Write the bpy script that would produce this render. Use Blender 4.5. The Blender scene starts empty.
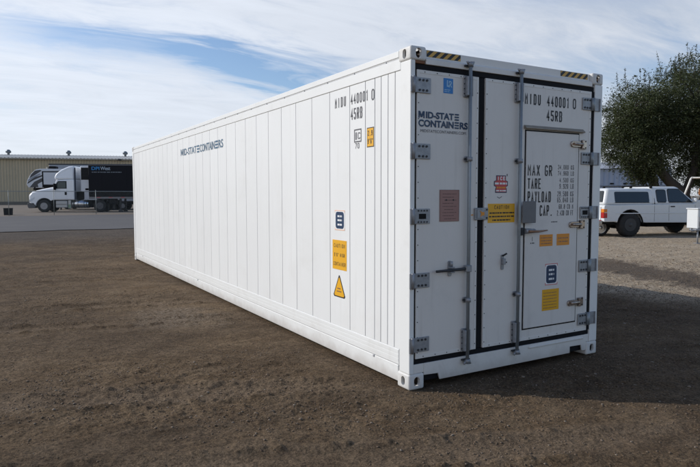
import bpy, bmesh, math, random
import numpy as np
from mathutils import Vector, Matrix
rad = math.radians
random.seed(7); RNG = np.random.default_rng(7)
scene = bpy.context.scene
COL = scene.collection

# ------------------------------------------------------------------ camera
CAM = Vector((-2.963, -4.080, 1.657))
YAW, PITCH, ROLL = 0.527785, -0.0644513, -0.001316
f_ = Vector((math.sin(YAW)*math.cos(PITCH), math.cos(YAW)*math.cos(PITCH), math.sin(PITCH)))
r_ = Vector((math.cos(YAW), -math.sin(YAW), 0)); u_ = r_.cross(f_)
r2 = r_*math.cos(ROLL)+u_*math.sin(ROLL); u2 = -r_*math.sin(ROLL)+u_*math.cos(ROLL)
cd = bpy.data.cameras.new('camera'); cam = bpy.data.objects.new('camera', cd); COL.objects.link(cam)
cd.sensor_width = 36; cd.lens = 30.692; cd.clip_start = .05; cd.clip_end = 3000
m = Matrix.Identity(4)
for i in range(3): m[i][0] = r2[i]; m[i][1] = u2[i]; m[i][2] = -f_[i]; m[i][3] = CAM[i]
cam.matrix_world = m; scene.camera = cam

# ------------------------------------------------------------------ sky, sun, exposure
SUN_EL, SUN_AZ = rad(28.7), math.atan2(-.775, .632)         # azimuth clockwise from +y
SUN_DIR = Vector((math.sin(SUN_AZ)*math.cos(SUN_EL), math.cos(SUN_AZ)*math.cos(SUN_EL), math.sin(SUN_EL)))
SKY_STRENGTH, SUN_STRENGTH, EXPOSURE = .110, 3.2, 0.0
world = bpy.data.worlds.new('World'); scene.world = world; world.use_nodes = True
WN, WL = world.node_tree.nodes, world.node_tree.links
WN.clear()
def wmath(op, a, b=None, c=None, clamp=False):
    n = WN.new('ShaderNodeMath'); n.operation = op; n.use_clamp = clamp
    for i, v in enumerate((a, b, c)):
        if v is None: continue
        if isinstance(v, (int, float)): n.inputs[i].default_value = v
        else: WL.new(v, n.inputs[i])
    return n.outputs[0]
def wdot(vec, axis):
    n = WN.new('ShaderNodeVectorMath'); n.operation = 'DOT_PRODUCT'; WL.new(vec, n.inputs[0]); n.inputs[1].default_value = axis
    return n.outputs['Value']
def wnoise(vec, scale, detail, rough, dist=0):
    n = WN.new('ShaderNodeTexNoise'); WL.new(vec, n.inputs['Vector']); n.inputs['Scale'].default_value = scale
    n.inputs['Detail'].default_value = detail; n.inputs['Roughness'].default_value = rough; n.inputs['Distortion'].default_value = dist
    return n.outputs['Fac']
tc = WN.new('ShaderNodeTexCoord'); DIR = tc.outputs['Generated']
sky = WN.new('ShaderNodeTexSky'); sky.sky_type = 'NISHITA'; sky.sun_disc = False
sky.sun_elevation = SUN_EL; sky.sun_rotation = SUN_AZ; sky.dust_density = .5; sky.ozone_density = 2.2
sep = WN.new('ShaderNodeSeparateXYZ'); WL.new(DIR, sep.inputs[0])
zz = wmath('ADD', wmath('MAXIMUM', sep.outputs[2], 0.0), .16)
comb = WN.new('ShaderNodeCombineXYZ')
WL.new(wmath('DIVIDE', sep.outputs[0], zz), comb.inputs[0]); WL.new(wmath('DIVIDE', sep.outputs[1], zz), comb.inputs[1])
mp = WN.new('ShaderNodeMapping'); WL.new(comb.outputs[0], mp.inputs['Vector'])
mp.inputs['Rotation'].default_value = (0, 0, rad(35)); mp.inputs['Scale'].default_value = (.55, 1.5, 1); mp.inputs['Location'].default_value = (3.1, 1.7, 0)
PV = mp.outputs[0]
n1 = wnoise(PV, 1.0, 6, .55, .6); n2 = wnoise(PV, 3.2, 8, .62, .8); n3 = wnoise(PV, .45, 3, .5); n4 = wnoise(PV, 9.0, 6, .65, .5)
# openings in the high cloud sheet, each at its own place in the sky: (azimuth, elevation, half width, half height, slope, strength) in degrees
def gap(az, el, wa, we, slope, amt):
    c = Vector((math.sin(rad(az))*math.cos(rad(el)), math.cos(rad(az))*math.cos(rad(el)), math.sin(rad(el))))
    ra = Vector((math.cos(rad(az)), -math.sin(rad(az)), 0)); ua = ra.cross(c); s = rad(slope)
    A = ra*math.cos(s)+ua*math.sin(s); B = -ra*math.sin(s)+ua*math.cos(s)
    wob = wmath('MULTIPLY', wmath('SUBTRACT', n2, .5), .10)
    a = wmath('DIVIDE', wmath('ADD', wdot(DIR, A), wob), math.sin(rad(wa))); b = wmath('DIVIDE', wmath('ADD', wdot(DIR, B), wob), math.sin(rad(we)))
    e = wmath('ADD', wmath('MULTIPLY', a, a), wmath('MULTIPLY', b, b))
    g = wmath('POWER', 2.718, wmath('MULTIPLY', e, -1.0))
    front = wmath('GREATER_THAN', wdot(DIR, c), 0.0)
    return wmath('MULTIPLY', wmath('MULTIPLY', g, front), amt)
gaps = None
for args in [(19, 13.1, 8.5, 1.25, -6, .95), (21.5, 10.9, 7.0, 1.15, -13, .90), (28, 9.9, 4.5, 1.5, -8, .65), (6, 13.2, 6.5, 1.1, -3, .62), (41, 13, 7, 1.0, -4, .16), (58, 10, 13, 3.0, 0, .55), (52, 17, 10, 1.4, -6, .3), (150, 40, 40, 12, 5, .5), (230, 30, 40, 10, -5, .5), (-80, 50, 25, 8, 10, .4)]:
    g = gap(*args); gaps = g if gaps is None else wmath('ADD', gaps, g)
dens = wmath('ADD', wmath('MULTIPLY', wmath('SUBTRACT', n1, .5), .62), wmath('MULTIPLY', wmath('SUBTRACT', n2, .5), .85))
dens = wmath('ADD', dens, wmath('ADD', wmath('MULTIPLY', wmath('SUBTRACT', n3, .5), .5), wmath('MULTIPLY', wmath('SUBTRACT', n4, .5), .45)))
# a thin sheet looks thickest along the slant path near the horizon and opens overhead
over = WN.new('ShaderNodeMapRange'); over.interpolation_type = 'SMOOTHSTEP'; WL.new(sep.outputs[2], over.inputs[0]); over.inputs[1].default_value = .36; over.inputs[2].default_value = .8
dens = wmath('SUBTRACT', dens, wmath('MULTIPLY', over.outputs[0], .92))
away = WN.new('ShaderNodeMapRange'); away.interpolation_type = 'SMOOTHSTEP'; WL.new(wdot(DIR, SUN_DIR), away.inputs[0]); away.inputs[1].default_value = -.1; away.inputs[2].default_value = -.7
dens = wmath('SUBTRACT', dens, wmath('MULTIPLY', away.outputs[0], .85))
dens = wmath('SUBTRACT', wmath('ADD', dens, .95), gaps)
low = wmath('MULTIPLY', wmath('SUBTRACT', 1.0, wmath('DIVIDE', sep.outputs[2], .16), clamp=True), .12)
dens = wmath('ADD', dens, low, clamp=True)
cov = wmath('MULTIPLY', wmath('SMOOTH_MIN', dens, .93, .12), 1.0, clamp=True)
lit = wmath('MAXIMUM', wmath('ADD', 1.14, wmath('MULTIPLY', wdot(DIR, SUN_DIR), .36)), .35)
lit = wmath('MULTIPLY', lit, wmath('ADD', .84, wmath('MULTIPLY', n2, .30)))
cc = WN.new('ShaderNodeVectorMath'); cc.operation = 'SCALE'; cc.inputs[0].default_value = (5.50, 5.86, 6.48); WL.new(lit, cc.inputs['Scale'])
mx = WN.new('ShaderNodeMix'); mx.data_type = 'RGBA'
WL.new(cov, mx.inputs[0]); air = WN.new('ShaderNodeMix'); air.data_type = 'RGBA'; air.blend_type = 'MULTIPLY'; air.inputs[0].default_value = 1.0
WL.new(sky.outputs[0], air.inputs[6]); air.inputs[7].default_value = (1.14, 1.17, 1.26, 1)      # clear coastal air
WL.new(air.outputs[2], mx.inputs[6]); WL.new(cc.outputs[0], mx.inputs[7])
bg = WN.new('ShaderNodeBackground'); bg.inputs['Strength'].default_value = SKY_STRENGTH
WL.new(mx.outputs[2], bg.inputs['Color'])
wo = WN.new('ShaderNodeOutputWorld'); WL.new(bg.outputs[0], wo.inputs['Surface'])

sl = bpy.data.lights.new('sun', 'SUN'); sl.energy = SUN_STRENGTH; sl.angle = rad(.55); sl.color = (1, .965, .915)
so = bpy.data.objects.new('sun', sl); COL.objects.link(so); so.rotation_euler = SUN_DIR.to_track_quat('Z', 'Y').to_euler(); so.location = (0, 0, 30)
scene.view_settings.view_transform = 'Standard'; scene.view_settings.look = 'None'
scene.view_settings.exposure = EXPOSURE; scene.view_settings.gamma = 1
scene.render.engine = 'CYCLES'
scene.cycles.max_bounces = 6; scene.cycles.diffuse_bounces = 3; scene.cycles.glossy_bounces = 3; scene.cycles.transmission_bounces = 4
scene.cycles.use_denoising = True; scene.cycles.sample_clamp_indirect = 6

# ------------------------------------------------------------------ materials
MATS = {}
class NT:
    def __init__(s, m): s.n = m.node_tree.nodes; s.l = m.node_tree.links
    def new(s, t, **k):
        n = s.n.new(t)
        for a, b in k.items(): setattr(n, a, b)
        return n
    def put(s, sock, v):
        if isinstance(v, bpy.types.NodeSocket): s.l.new(v, sock)
        else: sock.default_value = v
    def math(s, op, a, b=None, c=None, clamp=False):
        n = s.new('ShaderNodeMath', operation=op, use_clamp=clamp)
        for i, v in enumerate((a, b, c)):
            if v is not None: s.put(n.inputs[i], v)
        return n.outputs[0]
    def noise(s, vec, scale, detail=4, rough=.55, dist=0):
        n = s.new('ShaderNodeTexNoise'); s.l.new(vec, n.inputs['Vector'])
        n.inputs['Scale'].default_value = scale; n.inputs['Detail'].default_value = detail
        n.inputs['Roughness'].default_value = rough; n.inputs['Distortion'].default_value = dist
        return n.outputs['Fac']
    def ramp(s, x, a, b): 
        n = s.new('ShaderNodeMapRange', interpolation_type='SMOOTHSTEP'); s.put(n.inputs[0], x)
        s.put(n.inputs[1], a); s.put(n.inputs[2], b); return n.outputs[0]
    def mix(s, f, a, b, blend='MIX'):
        n = s.new('ShaderNodeMix', data_type='RGBA', blend_type=blend)
        s.put(n.inputs[0], f)
        for i, v in ((6, a), (7, b)):
            if isinstance(v, tuple): v = (*v[:3], 1)
            s.put(n.inputs[i], v)
        return n.outputs[2]
    def bump(s, h, strength, dist):
        n = s.new('ShaderNodeBump'); s.put(n.inputs['Height'], h); n.inputs['Strength'].default_value = strength; n.inputs['Distance'].default_value = dist
        return n.outputs[0]
def mat(name, col, rough=.5, metal=0, var=.10, scale=3.0, bump=0, bscale=60, dirt=0, dirtcol=(.22, .17, .12), rand=0, spec=.5, coat=0, trans=0, hue=None, splash=0, streak=0):
    if name in MATS: return MATS[name]
    m = bpy.data.materials.new(name); m.use_nodes = True; t = NT(m)
    p = t.n['Principled BSDF']; p.inputs['Metallic'].default_value = metal
    p.inputs['Specular IOR Level'].default_value = spec; p.inputs['Coat Weight'].default_value = coat
    co = t.new('ShaderNodeTexCoord').outputs['Object']
    nz = t.noise(co, scale, 6, .6, .3)
    dk = tuple(c*(1-var) for c in col); lt = tuple(min(1, c*(1+var*.6)) for c in (hue or col))
    c = t.mix(nz, dk, lt)
    if dirt:
        n2 = t.noise(co, scale*2.3, 8, .7, .5)
        c = t.mix(t.math('MULTIPLY', t.ramp(n2, .5, .78), dirt), c, dirtcol)
    if rand:
        oi = t.new('ShaderNodeObjectInfo').outputs['Random']
        k = t.math('ADD', 1-rand, t.math('MULTIPLY', oi, 2*rand))
        g = t.new('ShaderNodeCombineXYZ')
        for i in range(3): t.l.new(k, g.inputs[i])
        c = t.mix(1.0, c, g.outputs[0], 'MULTIPLY')
    t.l.new(c, p.inputs['Base Color'])
    t.put(p.inputs['Roughness'], t.math('ADD', rough-.06, t.math('MULTIPLY', t.noise(co, scale*4, 5, .6), .14), clamp=True))
    if streak:
        ms_ = t.new('ShaderNodeMapping'); t.l.new(co, ms_.inputs['Vector']); ms_.inputs['Scale'].default_value = (13, 13, .55)
        sk = t.math('MULTIPLY', t.ramp(t.noise(ms_.outputs[0], 1.0, 6, .62), .50, .80), t.ramp(t.noise(co, 1.4, 3, .5), .38, .66))
        c = t.mix(t.math('MULTIPLY', sk, streak), c, (.36, .33, .29)); t.l.new(c, p.inputs['Base Color'])
    if splash:
        sp = t.new('ShaderNodeSeparateXYZ'); t.l.new(co, sp.inputs[0])
        up = t.ramp(t.math('ADD', sp.outputs[2], t.math('MULTIPLY', t.math('SUBTRACT', t.noise(co, 5, 6, .65), .5), .16)), .15, .0)
        c = t.mix(t.math('MULTIPLY', up, splash), c, (.25, .195, .15)); t.l.new(c, p.inputs['Base Color'])
    if bump:
        t.l.new(t.bump(t.noise(co, bscale, 5, .6), bump, .01), p.inputs['Normal'])
    MATS[name] = m
    return m
WHITE = mat('white_paint', (.78, .785, .775), .40, var=.05, scale=.7, bump=.22, bscale=2.2, dirt=.14, dirtcol=(.52, .49, .44), rand=.02, streak=.16)
WHITE_RAIL = mat('white_rail_paint', (.78, .785, .77), .40, var=.04, scale=1.2, bump=.05, bscale=14, dirt=.22, dirtcol=(.45, .41, .36))
BASEWHITE = mat('white_base_paint', (.78, .785, .77), .42, var=.05, scale=1.3, bump=.05, bscale=14, dirt=.25, dirtcol=(.48, .43, .37), splash=.45)
DOORWHITE = mat('door_paint', (.725, .695, .655), .5, var=.05, scale=1.5, bump=.03, bscale=12, dirt=.18, dirtcol=(.44, .42, .40), streak=.35)
ACCESS = mat('access_door_paint', (.705, .675, .64), .5, var=.05, scale=1.5, bump=.03, bscale=12, dirt=.25, dirtcol=(.42, .40, .38), streak=.35)
FRAMEWHITE = mat('door_frame_paint', (.73, .71, .675), .48, var=.06, scale=2, bump=.05, bscale=18, dirt=.3, dirtcol=(.40, .37, .33))
SEAM = mat('panel_sealant', (.52, .525, .53), .7, var=.1)
RUBBER = mat('black_rubber', (.010, .010, .012), .75, var=.3, spec=.2)
GALV = mat('galvanised_steel', (.34, .35, .37), .5, .45, var=.5, scale=26, bump=.15, bscale=60, dirt=.25, dirtcol=(.18, .16, .14))
GALVROD = mat('galvanised_rod', (.29, .32, .34), .5, .45, var=.25, scale=10, bump=.1, bscale=60, dirt=.2, dirtcol=(.18, .16, .14))
DARKSTEEL = mat('dark_steel', (.05, .052, .056), .55, .4, var=.3, scale=12)
STAINLESS = mat('stainless_rust_reflection', (.45, .38, .33), .28, .85, var=.4, scale=16, dirt=.6, dirtcol=(.20, .10, .05))  # rust stain, with brown reflections put into the colour as well
WORNALU = mat('worn_aluminium', (.33, .29, .24), .45, .4, var=.35, scale=9, dirt=.5, dirtcol=(.16, .12, .09))
COPPER = mat('rusty_latch', (.33, .19, .12), .45, .6, var=.4, scale=18)
BLACKINK = mat('black_vinyl', (.012, .012, .014), .5, var=.2)
GREYINK = mat('grey_vinyl', (.10, .10, .11), .5, var=.2)
NAVYINK = mat('navy_vinyl', (.008, .036, .095), .4, var=.15)
TEALINK = mat('slate_blue_vinyl', (.045, .125, .21), .45, var=.15)
YELLOW = mat('yellow_vinyl', (.78, .40, .012), .45, var=.08, scale=5, dirt=.15, dirtcol=(.4, .24, .05))
ORANGE = mat('orange_vinyl', (.72, .27, .02), .45, var=.1)
HAZYEL = mat('hazard_yellow', (.62, .36, .07), .5, var=.12, scale=8)
STICKWHITE = mat('white_vinyl', (.78, .78, .78), .45, var=.04)
PEACH = mat('peach_vinyl', (.80, .45, .28), .5, var=.05)
BLUE = mat('blue_vinyl', (.015, .19, .52), .4, var=.08)
REDV = mat('red_vinyl', (.55, .06, .06), .45, var=.12)
PINK = mat('copper_plate', (.34, .19, .165), .5, .15, var=.12, scale=10, dirt=.3, dirtcol=(.22, .13, .12))
BLACK = mat('flat_black', (.010, .010, .011), .7, var=.3, spec=.2)
GLASS = mat('dark_glass', (.012, .016, .018), .06, var=.1, spec=.6)
TYRE = mat('tyre_rubber', (.018, .018, .018), .8, var=.35, scale=12, bump=.3, bscale=40, dirt=.35, dirtcol=(.09, .075, .06))
CHROME = mat('chrome', (.62, .63, .65), .18, .95, var=.1)
ALLOY = mat('grey_wheel_steel', (.32, .32, .33), .45, .5, var=.2, scale=9)
VEHWHITE = mat('vehicle_white', (.66, .68, .69), .35, var=.05, scale=2, coat=.3, dirt=.22, dirtcol=(.38, .33, .27))
TRUCKWHITE = mat('truck_white', (.88, .89, .90), .3, var=.05, scale=1.5, coat=.4, dirt=.15, dirtcol=(.45, .42, .38))
TRAILERBLACK = mat('trailer_black', (.010, .011, .015), .6, var=.15, scale=1, spec=.2)
TAIL = mat('tail_lamp_red', (.40, .015, .012), .2, var=.1, coat=.5)
AMBER = mat('amber_lens', (.70, .22, .02), .2, var=.1, coat=.5)
LENS = mat('headlamp_lens', (.70, .74, .78), .12, var=.05, coat=.6)
BARK = mat('bark', (.052, .043, .036), .9, var=.45, scale=7, bump=.6, bscale=18)

# ------------------------------------------------------------------ mesh helpers
class G:
    def __init__(s): s.bm = bmesh.new(); s.mats = []
    def mi(s, mt):
        if mt not in s.mats: s.mats.append(mt)
        return s.mats.index(mt)
    def _add(s, bm2, mt, M=None):
        if M is not None: bm2.transform(M)
        i = s.mi(mt)
        vs = [s.bm.verts.new(v.co) for v in bm2.verts]
        bm2.verts.index_update()
        for f in bm2.faces:
            try: nf = s.bm.faces.new([vs[v.index] for v in f.verts]); nf.material_index = i; nf.smooth = f.smooth
            except ValueError: pass
        bm2.free()
    def box(s, x0, x1, y0, y1, z0, z1, mt, bev=0, M=None, seg=1):
        b = bmesh.new(); bmesh.ops.create_cube(b, size=1)
        for v in b.verts: v.co = ((x0+x1)/2+v.co.x*(x1-x0), (y0+y1)/2+v.co.y*(y1-y0), (z0+z1)/2+v.co.z*(z1-z0))
        if bev: bmesh.ops.bevel(b, geom=b.edges[:], offset=bev, segments=seg, profile=.5, affect='EDGES', clamp_overlap=True)
        s._add(b, mt, M); return s
    def cyl(s, p0, p1, r, mt, n=12, r1=None, smooth=True, M=None):
        p0, p1 = Vector(p0), Vector(p1); d = p1-p0
        b = bmesh.new(); bmesh.ops.create_cone(b, cap_ends=True, segments=n, radius1=r, radius2=r if r1 is None else r1, depth=d.length)
        for f in b.faces: f.smooth = smooth and len(f.verts) == 4
        b.transform(Matrix.Translation((p0+p1)/2) @ d.to_track_quat('Z', 'Y').to_matrix().to_4x4())
        s._add(b, mt, M); return s
    def tube(s, pts, radii, mt, n=8, M=None):
        pts = [Vector(p) for p in pts]; b = bmesh.new(); rings = []
        if isinstance(radii, (int, float)): radii = [radii]*len(pts)
        for i, p in enumerate(pts):
            d = (pts[min(i+1, len(pts)-1)]-pts[max(i-1, 0)]).normalized()
            q = d.to_track_quat('Z', 'Y')
            rings.append([b.verts.new(p+q @ Vector((math.cos(a)*radii[i], math.sin(a)*radii[i], 0))) for a in [2*math.pi*k/n for k in range(n)]])
        for a, c in zip(rings, rings[1:]):
            for k in range(n):
                f = b.faces.new((a[k], a[(k+1) % n], c[(k+1) % n], c[k])); f.smooth = True
        b.faces.new(rings[0][::-1]); b.faces.new(rings[-1])
        s._add(b, mt, M); return s
    def poly(s, pts, off, mt, bev=0, M=None, ang=30, seg=2):
        """closed polygon pts (3D) extruded by the vector off"""
        b = bmesh.new(); off = Vector(off); pts = [Vector(p) for p in pts]; n = len(pts)
        a = [b.verts.new(p) for p in pts]; c = [b.verts.new(p+off) for p in pts]
        b.faces.new(a[::-1]); b.faces.new(c)
        for i in range(n): b.faces.new((a[i], a[(i+1) % n], c[(i+1) % n], c[i]))
        bmesh.ops.recalc_face_normals(b, faces=b.faces[:])
        if bev:
            e = [e for e in b.edges if len(e.link_faces) == 2 and e.calc_face_angle(0) > rad(ang)]
            bmesh.ops.bevel(b, geom=e, offset=bev, segments=seg, profile=.5, affect='EDGES', clamp_overlap=True)
        s._add(b, mt, M); return s
    def face(s, pts, mt, M=None):
        b = bmesh.new(); b.faces.new([b.verts.new(Vector(p)) for p in pts]); s._add(b, mt, M); return s
    def lathe(s, prof, mt, axis='y', n=24, M=None, c=(0, 0, 0)):
        """prof: list of (radius, along)"""
        b = bmesh.new(); rings = []
        for r, h in prof:
            ring = []
            for k in range(n):
                a = 2*math.pi*k/n; ca, sa = math.cos(a)*r, math.sin(a)*r
                co = {'y': (ca, h, sa), 'z': (ca, sa, h), 'x': (h, ca, sa)}[axis]
                ring.append(b.verts.new((co[0]+c[0], co[1]+c[1], co[2]+c[2])))
            rings.append(ring)
        for a, d in zip(rings, rings[1:]):
            for k in range(n):
                f = b.faces.new((a[k], a[(k+1) % n], d[(k+1) % n], d[k])); f.smooth = True
        if prof[0][0] > 0: b.faces.new(rings[0][::-1])
        if prof[-1][0] > 0: b.faces.new(rings[-1])
        bmesh.ops.remove_doubles(b, verts=b.verts[:], dist=1e-5)
        bmesh.ops.recalc_face_normals(b, faces=b.faces[:])
        s._add(b, mt, M); return s
    def loft(s, secs, mt, caps=True, smooth=False, bev=0, M=None):
        b = bmesh.new(); R = [[b.verts.new(Vector(p)) for p in q] for q in secs]; n = len(R[0])
        for a, c in zip(R, R[1:]):
            for k in range(n):
                f = b.faces.new((a[k], a[(k+1) % n], c[(k+1) % n], c[k])); f.smooth = smooth
        if caps: b.faces.new(R[0][::-1]); b.faces.new(R[-1])
        bmesh.ops.recalc_face_normals(b, faces=b.faces[:])
        if bev:
            e = [e for e in b.edges if len(e.link_faces) == 2 and e.calc_face_angle(0) > rad(28)]
            bmesh.ops.bevel(b, geom=e, offset=bev, segments=4, profile=.5, affect='EDGES', clamp_overlap=True)
            for f in b.faces: f.smooth = f.calc_area() < .12
        s._add(b, mt, M); return s
    def build(s, name, parent=None, kind=None, label=None, loc=None):
        me = bpy.data.meshes.new(name); s.bm.to_mesh(me); s.bm.free()
        for mt in s.mats: me.materials.append(mt)
        o = bpy.data.objects.new(name, me); COL.objects.link(o)
        if parent: o.parent = parent
        if kind: o['kind'] = kind
        if label: o['label'] = label
        if loc: o.location = loc
        return o
def tag(o, label, cat, group=None):
    o['label'] = label; o['category'] = cat
    if group: o['group'] = group
    return o
def thing(name, label, cat, loc=(0, 0, 0), rz=0, group=None):
    o = bpy.data.objects.new(name, None); COL.objects.link(o); o.location = loc; o.rotation_euler = (0, 0, rz)
    o.empty_display_size = .2
    return tag(o, label, cat, group)
def np_mesh(name, V, F, mt, parent=None, kind=None, smooth=False, attr=None):
    """V (n,3), F (m,k) constant k"""
    me = bpy.data.meshes.new(name); V = np.asarray(V, np.float32); F = np.asarray(F, np.int32); k = F.shape[1]
    me.vertices.add(len(V)); me.vertices.foreach_set('co', V.ravel())
    me.loops.add(F.size); me.loops.foreach_set('vertex_index', F.ravel())
    me.polygons.add(len(F)); me.polygons.foreach_set('loop_start', np.arange(0, F.size, k, dtype=np.int32))
    if smooth: me.polygons.foreach_set('use_smooth', np.ones(len(F), bool))
    if attr is not None:
        a = me.attributes.new('tone', 'FLOAT', 'FACE'); a.data.foreach_set('value', np.asarray(attr, np.float32))
    me.materials.append(mt); me.update(); me.validate()
    o = bpy.data.objects.new(name, me); COL.objects.link(o)
    if parent: o.parent = parent
    if kind: o['kind'] = kind
    return o

# ------------------------------------------------------------------ lettering
c_, h_ = .24, .14
CH = {
 '0': [[(c_,0),(1-c_,0),(1,h_),(1,1-h_),(1-c_,1),(c_,1),(0,1-h_),(0,h_),'c']],
 'O': [[(c_,0),(1-c_,0),(1,h_),(1,1-h_),(1-c_,1),(c_,1),(0,1-h_),(0,h_),'c']],
 '1': [[(.22,.84),(.55,1),(.55,0)]], 'I': [[(.5,0),(.5,1)]],
 '2': [[(0,1-h_),(c_,1),(1-c_,1),(1,1-h_),(1,.62),(0,.16),(0,0),(1,0)]],
 '3': [[(0,1-h_),(c_,1),(1-c_,1),(1,1-h_),(1,.62),(.8,.52),(1,.42),(1,h_),(1-c_,0),(c_,0),(0,h_)]],
 '4': [[(.72,0),(.72,1),(0,.32),(1,.32)]],
 '5': [[(1,1),(0,1),(0,.57),(1-c_,.57),(1,.57-h_),(1,h_),(1-c_,0),(c_,0),(0,h_)]],
 '6': [[(1,1-h_),(1-c_,1),(c_,1),(0,1-h_),(0,h_),(c_,0),(1-c_,0),(1,h_),(1,.42),(1-c_,.55),(.05,.55)]],
 '7': [[(0,1),(1,1),(.35,0)]],
 '8': [[(c_,0),(1-c_,0),(1,h_),(1,.40),(.8,.52),(1,.64),(1,1-h_),(1-c_,1),(c_,1),(0,1-h_),(0,.64),(.2,.52),(0,.40),(0,h_),'c']],
 '9': [[(0,h_),(c_,0),(1-c_,0),(1,h_),(1,1-h_),(1-c_,1),(c_,1),(0,1-h_),(0,.58),(c_,.45),(.95,.45)]],
 'A': [[(0,0),(.5,1),(1,0)],[(.2,.34),(.8,.34)]], 'B': [[(0,0),(0,1),(.75,1),(1,.88),(1,.64),(.75,.52),(1,.40),(1,.12),(.75,0),'c']],
 'C': [[(1,1-h_),(1-c_,1),(c_,1),(0,1-h_),(0,h_),(c_,0),(1-c_,0),(1,h_)]],
 'D': [[(0,0),(0,1),(1-c_,1),(1,1-h_),(1,h_),(1-c_,0),'c']],
 'E': [[(1,1),(0,1),(0,0),(1,0)],[(.06,.5),(.8,.5)]], 'F': [[(1,1),(0,1),(0,0)],[(.06,.5),(.8,.5)]],
 'G': [[(1,1-h_),(1-c_,1),(c_,1),(0,1-h_),(0,h_),(c_,0),(1-c_,0),(1,h_),(1,.46),(.55,.46)]],
 'H': [[(0,0),(0,1)],[(1,0),(1,1)],[(.06,.5),(.94,.5)]], 'K': [[(0,0),(0,1)],[(1,1),(.1,.5),(1,0)]],
 'L': [[(0,1),(0,0),(1,0)]], 'M': [[(0,0),(0,1),(.5,.45),(1,1),(1,0)]], 'N': [[(0,0),(0,1),(1,0),(1,1)]],
 'P': [[(0,0),(0,1),(1-c_,1),(1,1-h_),(1,.58),(1-c_,.46),(.06,.46)]],
 'R': [[(0,0),(0,1),(1-c_,1),(1,1-h_),(1,.60),(1-c_,.48),(.06,.48)],[(.55,.44),(1,0)]],
 'S': [[(1,1-h_),(1-c_,1),(c_,1),(0,1-h_),(0,.62),(1,.40),(1,h_),(1-c_,0),(c_,0),(0,h_)]],
 'T': [[(0,1),(1,1)],[(.5,.93),(.5,0)]], 'U': [[(0,1),(0,h_),(c_,0),(1-c_,0),(1,h_),(1,1)]],
 'V': [[(0,1),(.5,0),(1,1)]], 'W': [[(0,1),(.25,0),(.5,.6),(.75,0),(1,1)]], 'X': [[(0,0),(1,1)],[(0,1),(1,0)]],
 'Y': [[(0,1),(.5,.5),(1,1)],[(.5,.45),(.5,0)]], '.': [[(.4,0),(.6,0)]], '-': [[(.1,.5),(.9,.5)]],
 "'": [[(.5,1),(.5,.78)]], '"': [[(.3,1),(.3,.78)],[(.7,1),(.7,.78)]], 'i': [[(.5,0),(.5,.62)],[(.5,.82),(.5,.95)]],
}
DOORF = lambda y: (lambda s, z, d: Vector((s, y-d, z)))
SIDEF = lambda x: (lambda s, z, d: Vector((x-d, -s, z)))
def stroke(g, F, pl, t, d, mt):
    closed = pl[-1] == 'c'; P = [Vector(q) for q in (pl[:-1] if closed else pl)]; n = len(P); L, R = [], []
    if not closed:
        P[0] = P[0]-(P[1]-P[0]).normalized()*t*.35; P[-1] = P[-1]+(P[-1]-P[-2]).normalized()*t*.35
    for i in range(n):
        a = P[(i-1) % n] if (closed or i > 0) else None; b = P[(i+1) % n] if (closed or i < n-1) else None
        d1 = (P[i]-a).normalized() if a is not None else None; d2 = (b-P[i]).normalized() if b is not None else None
        d1 = d1 or d2; d2 = d2 or d1
        n1, n2 = Vector((-d1.y, d1.x)), Vector((-d2.y, d2.x)); mm = n1+n2
        if mm.length < 1e-4: mm = n1.copy()
        mm.normalize(); k = min(t/2/max(mm.dot(n1), .35), t)
        L.append(P[i]+mm*k); R.append(P[i]-mm*k)
    for i in range(n if closed else n-1):
        j = (i+1) % n
        g.face([F(R[i].x, R[i].y, d), F(R[j].x, R[j].y, d), F(L[j].x, L[j].y, d), F(L[i].x, L[i].y, d)], mt)
def text(g, F, st, s0, s1, z0, z1, mt, d=.0015, th=.14, gap=.42, h1=None):
    """block capitals filling the box; glyph k is th*height thick"""
    n = len(st); adv = (s1-s0)/(n-gap/(1+gap)) ; w = adv/(1+gap); t = th*(z1-z0); k = 0
    for i, chx in enumerate(st):
        if chx == ' ': continue
        for pl in CH[chx]:
            q = [(p if p == 'c' else (s0+i*adv+t/2+p[0]*(w-t), z0+t/2+p[1]*(z1-z0-t))) for p in pl]
            stroke(g, F, q, t, d+.00012*(k % 3), mt); k += 1
def scribble(g, F, s0, s1, z, h, mt, d=.0032, seed=0):
    rr = random.Random(seed*77+int(abs(z)*1e4)); s = s0
    while s < s1-.004:
        w = min(rr.uniform(.5, 2.6)*h*1.2, s1-s)
        g.face([F(s, z, d), F(s+w, z, d), F(s+w, z+h, d), F(s, z+h, d)], mt); s += w+h*rr.choice([.35, .35, .7])
def rect(s0, s1, z0, z1, r=0, n=3):
    if not r: return [(s0, z0), (s1, z0), (s1, z1), (s0, z1)]
    out = []
    for cx, cz, a0 in ((s1-r, z0+r, -90), (s1-r, z1-r, 0), (s0+r, z1-r, 90), (s0+r, z0+r, 180)):
        out += [(cx+r*math.cos(rad(a0+90*i/n)), cz+r*math.sin(rad(a0+90*i/n))) for i in range(n+1)]
    return out
def plate(g, F, pts, d0, d1, mt, bev=0):
    a = [F(s, z, d0) for s, z in pts]; off = F(0, 0, d1)-F(0, 0, d0); g.poly(a, off, mt, bev, seg=1)
_font = {}
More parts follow.
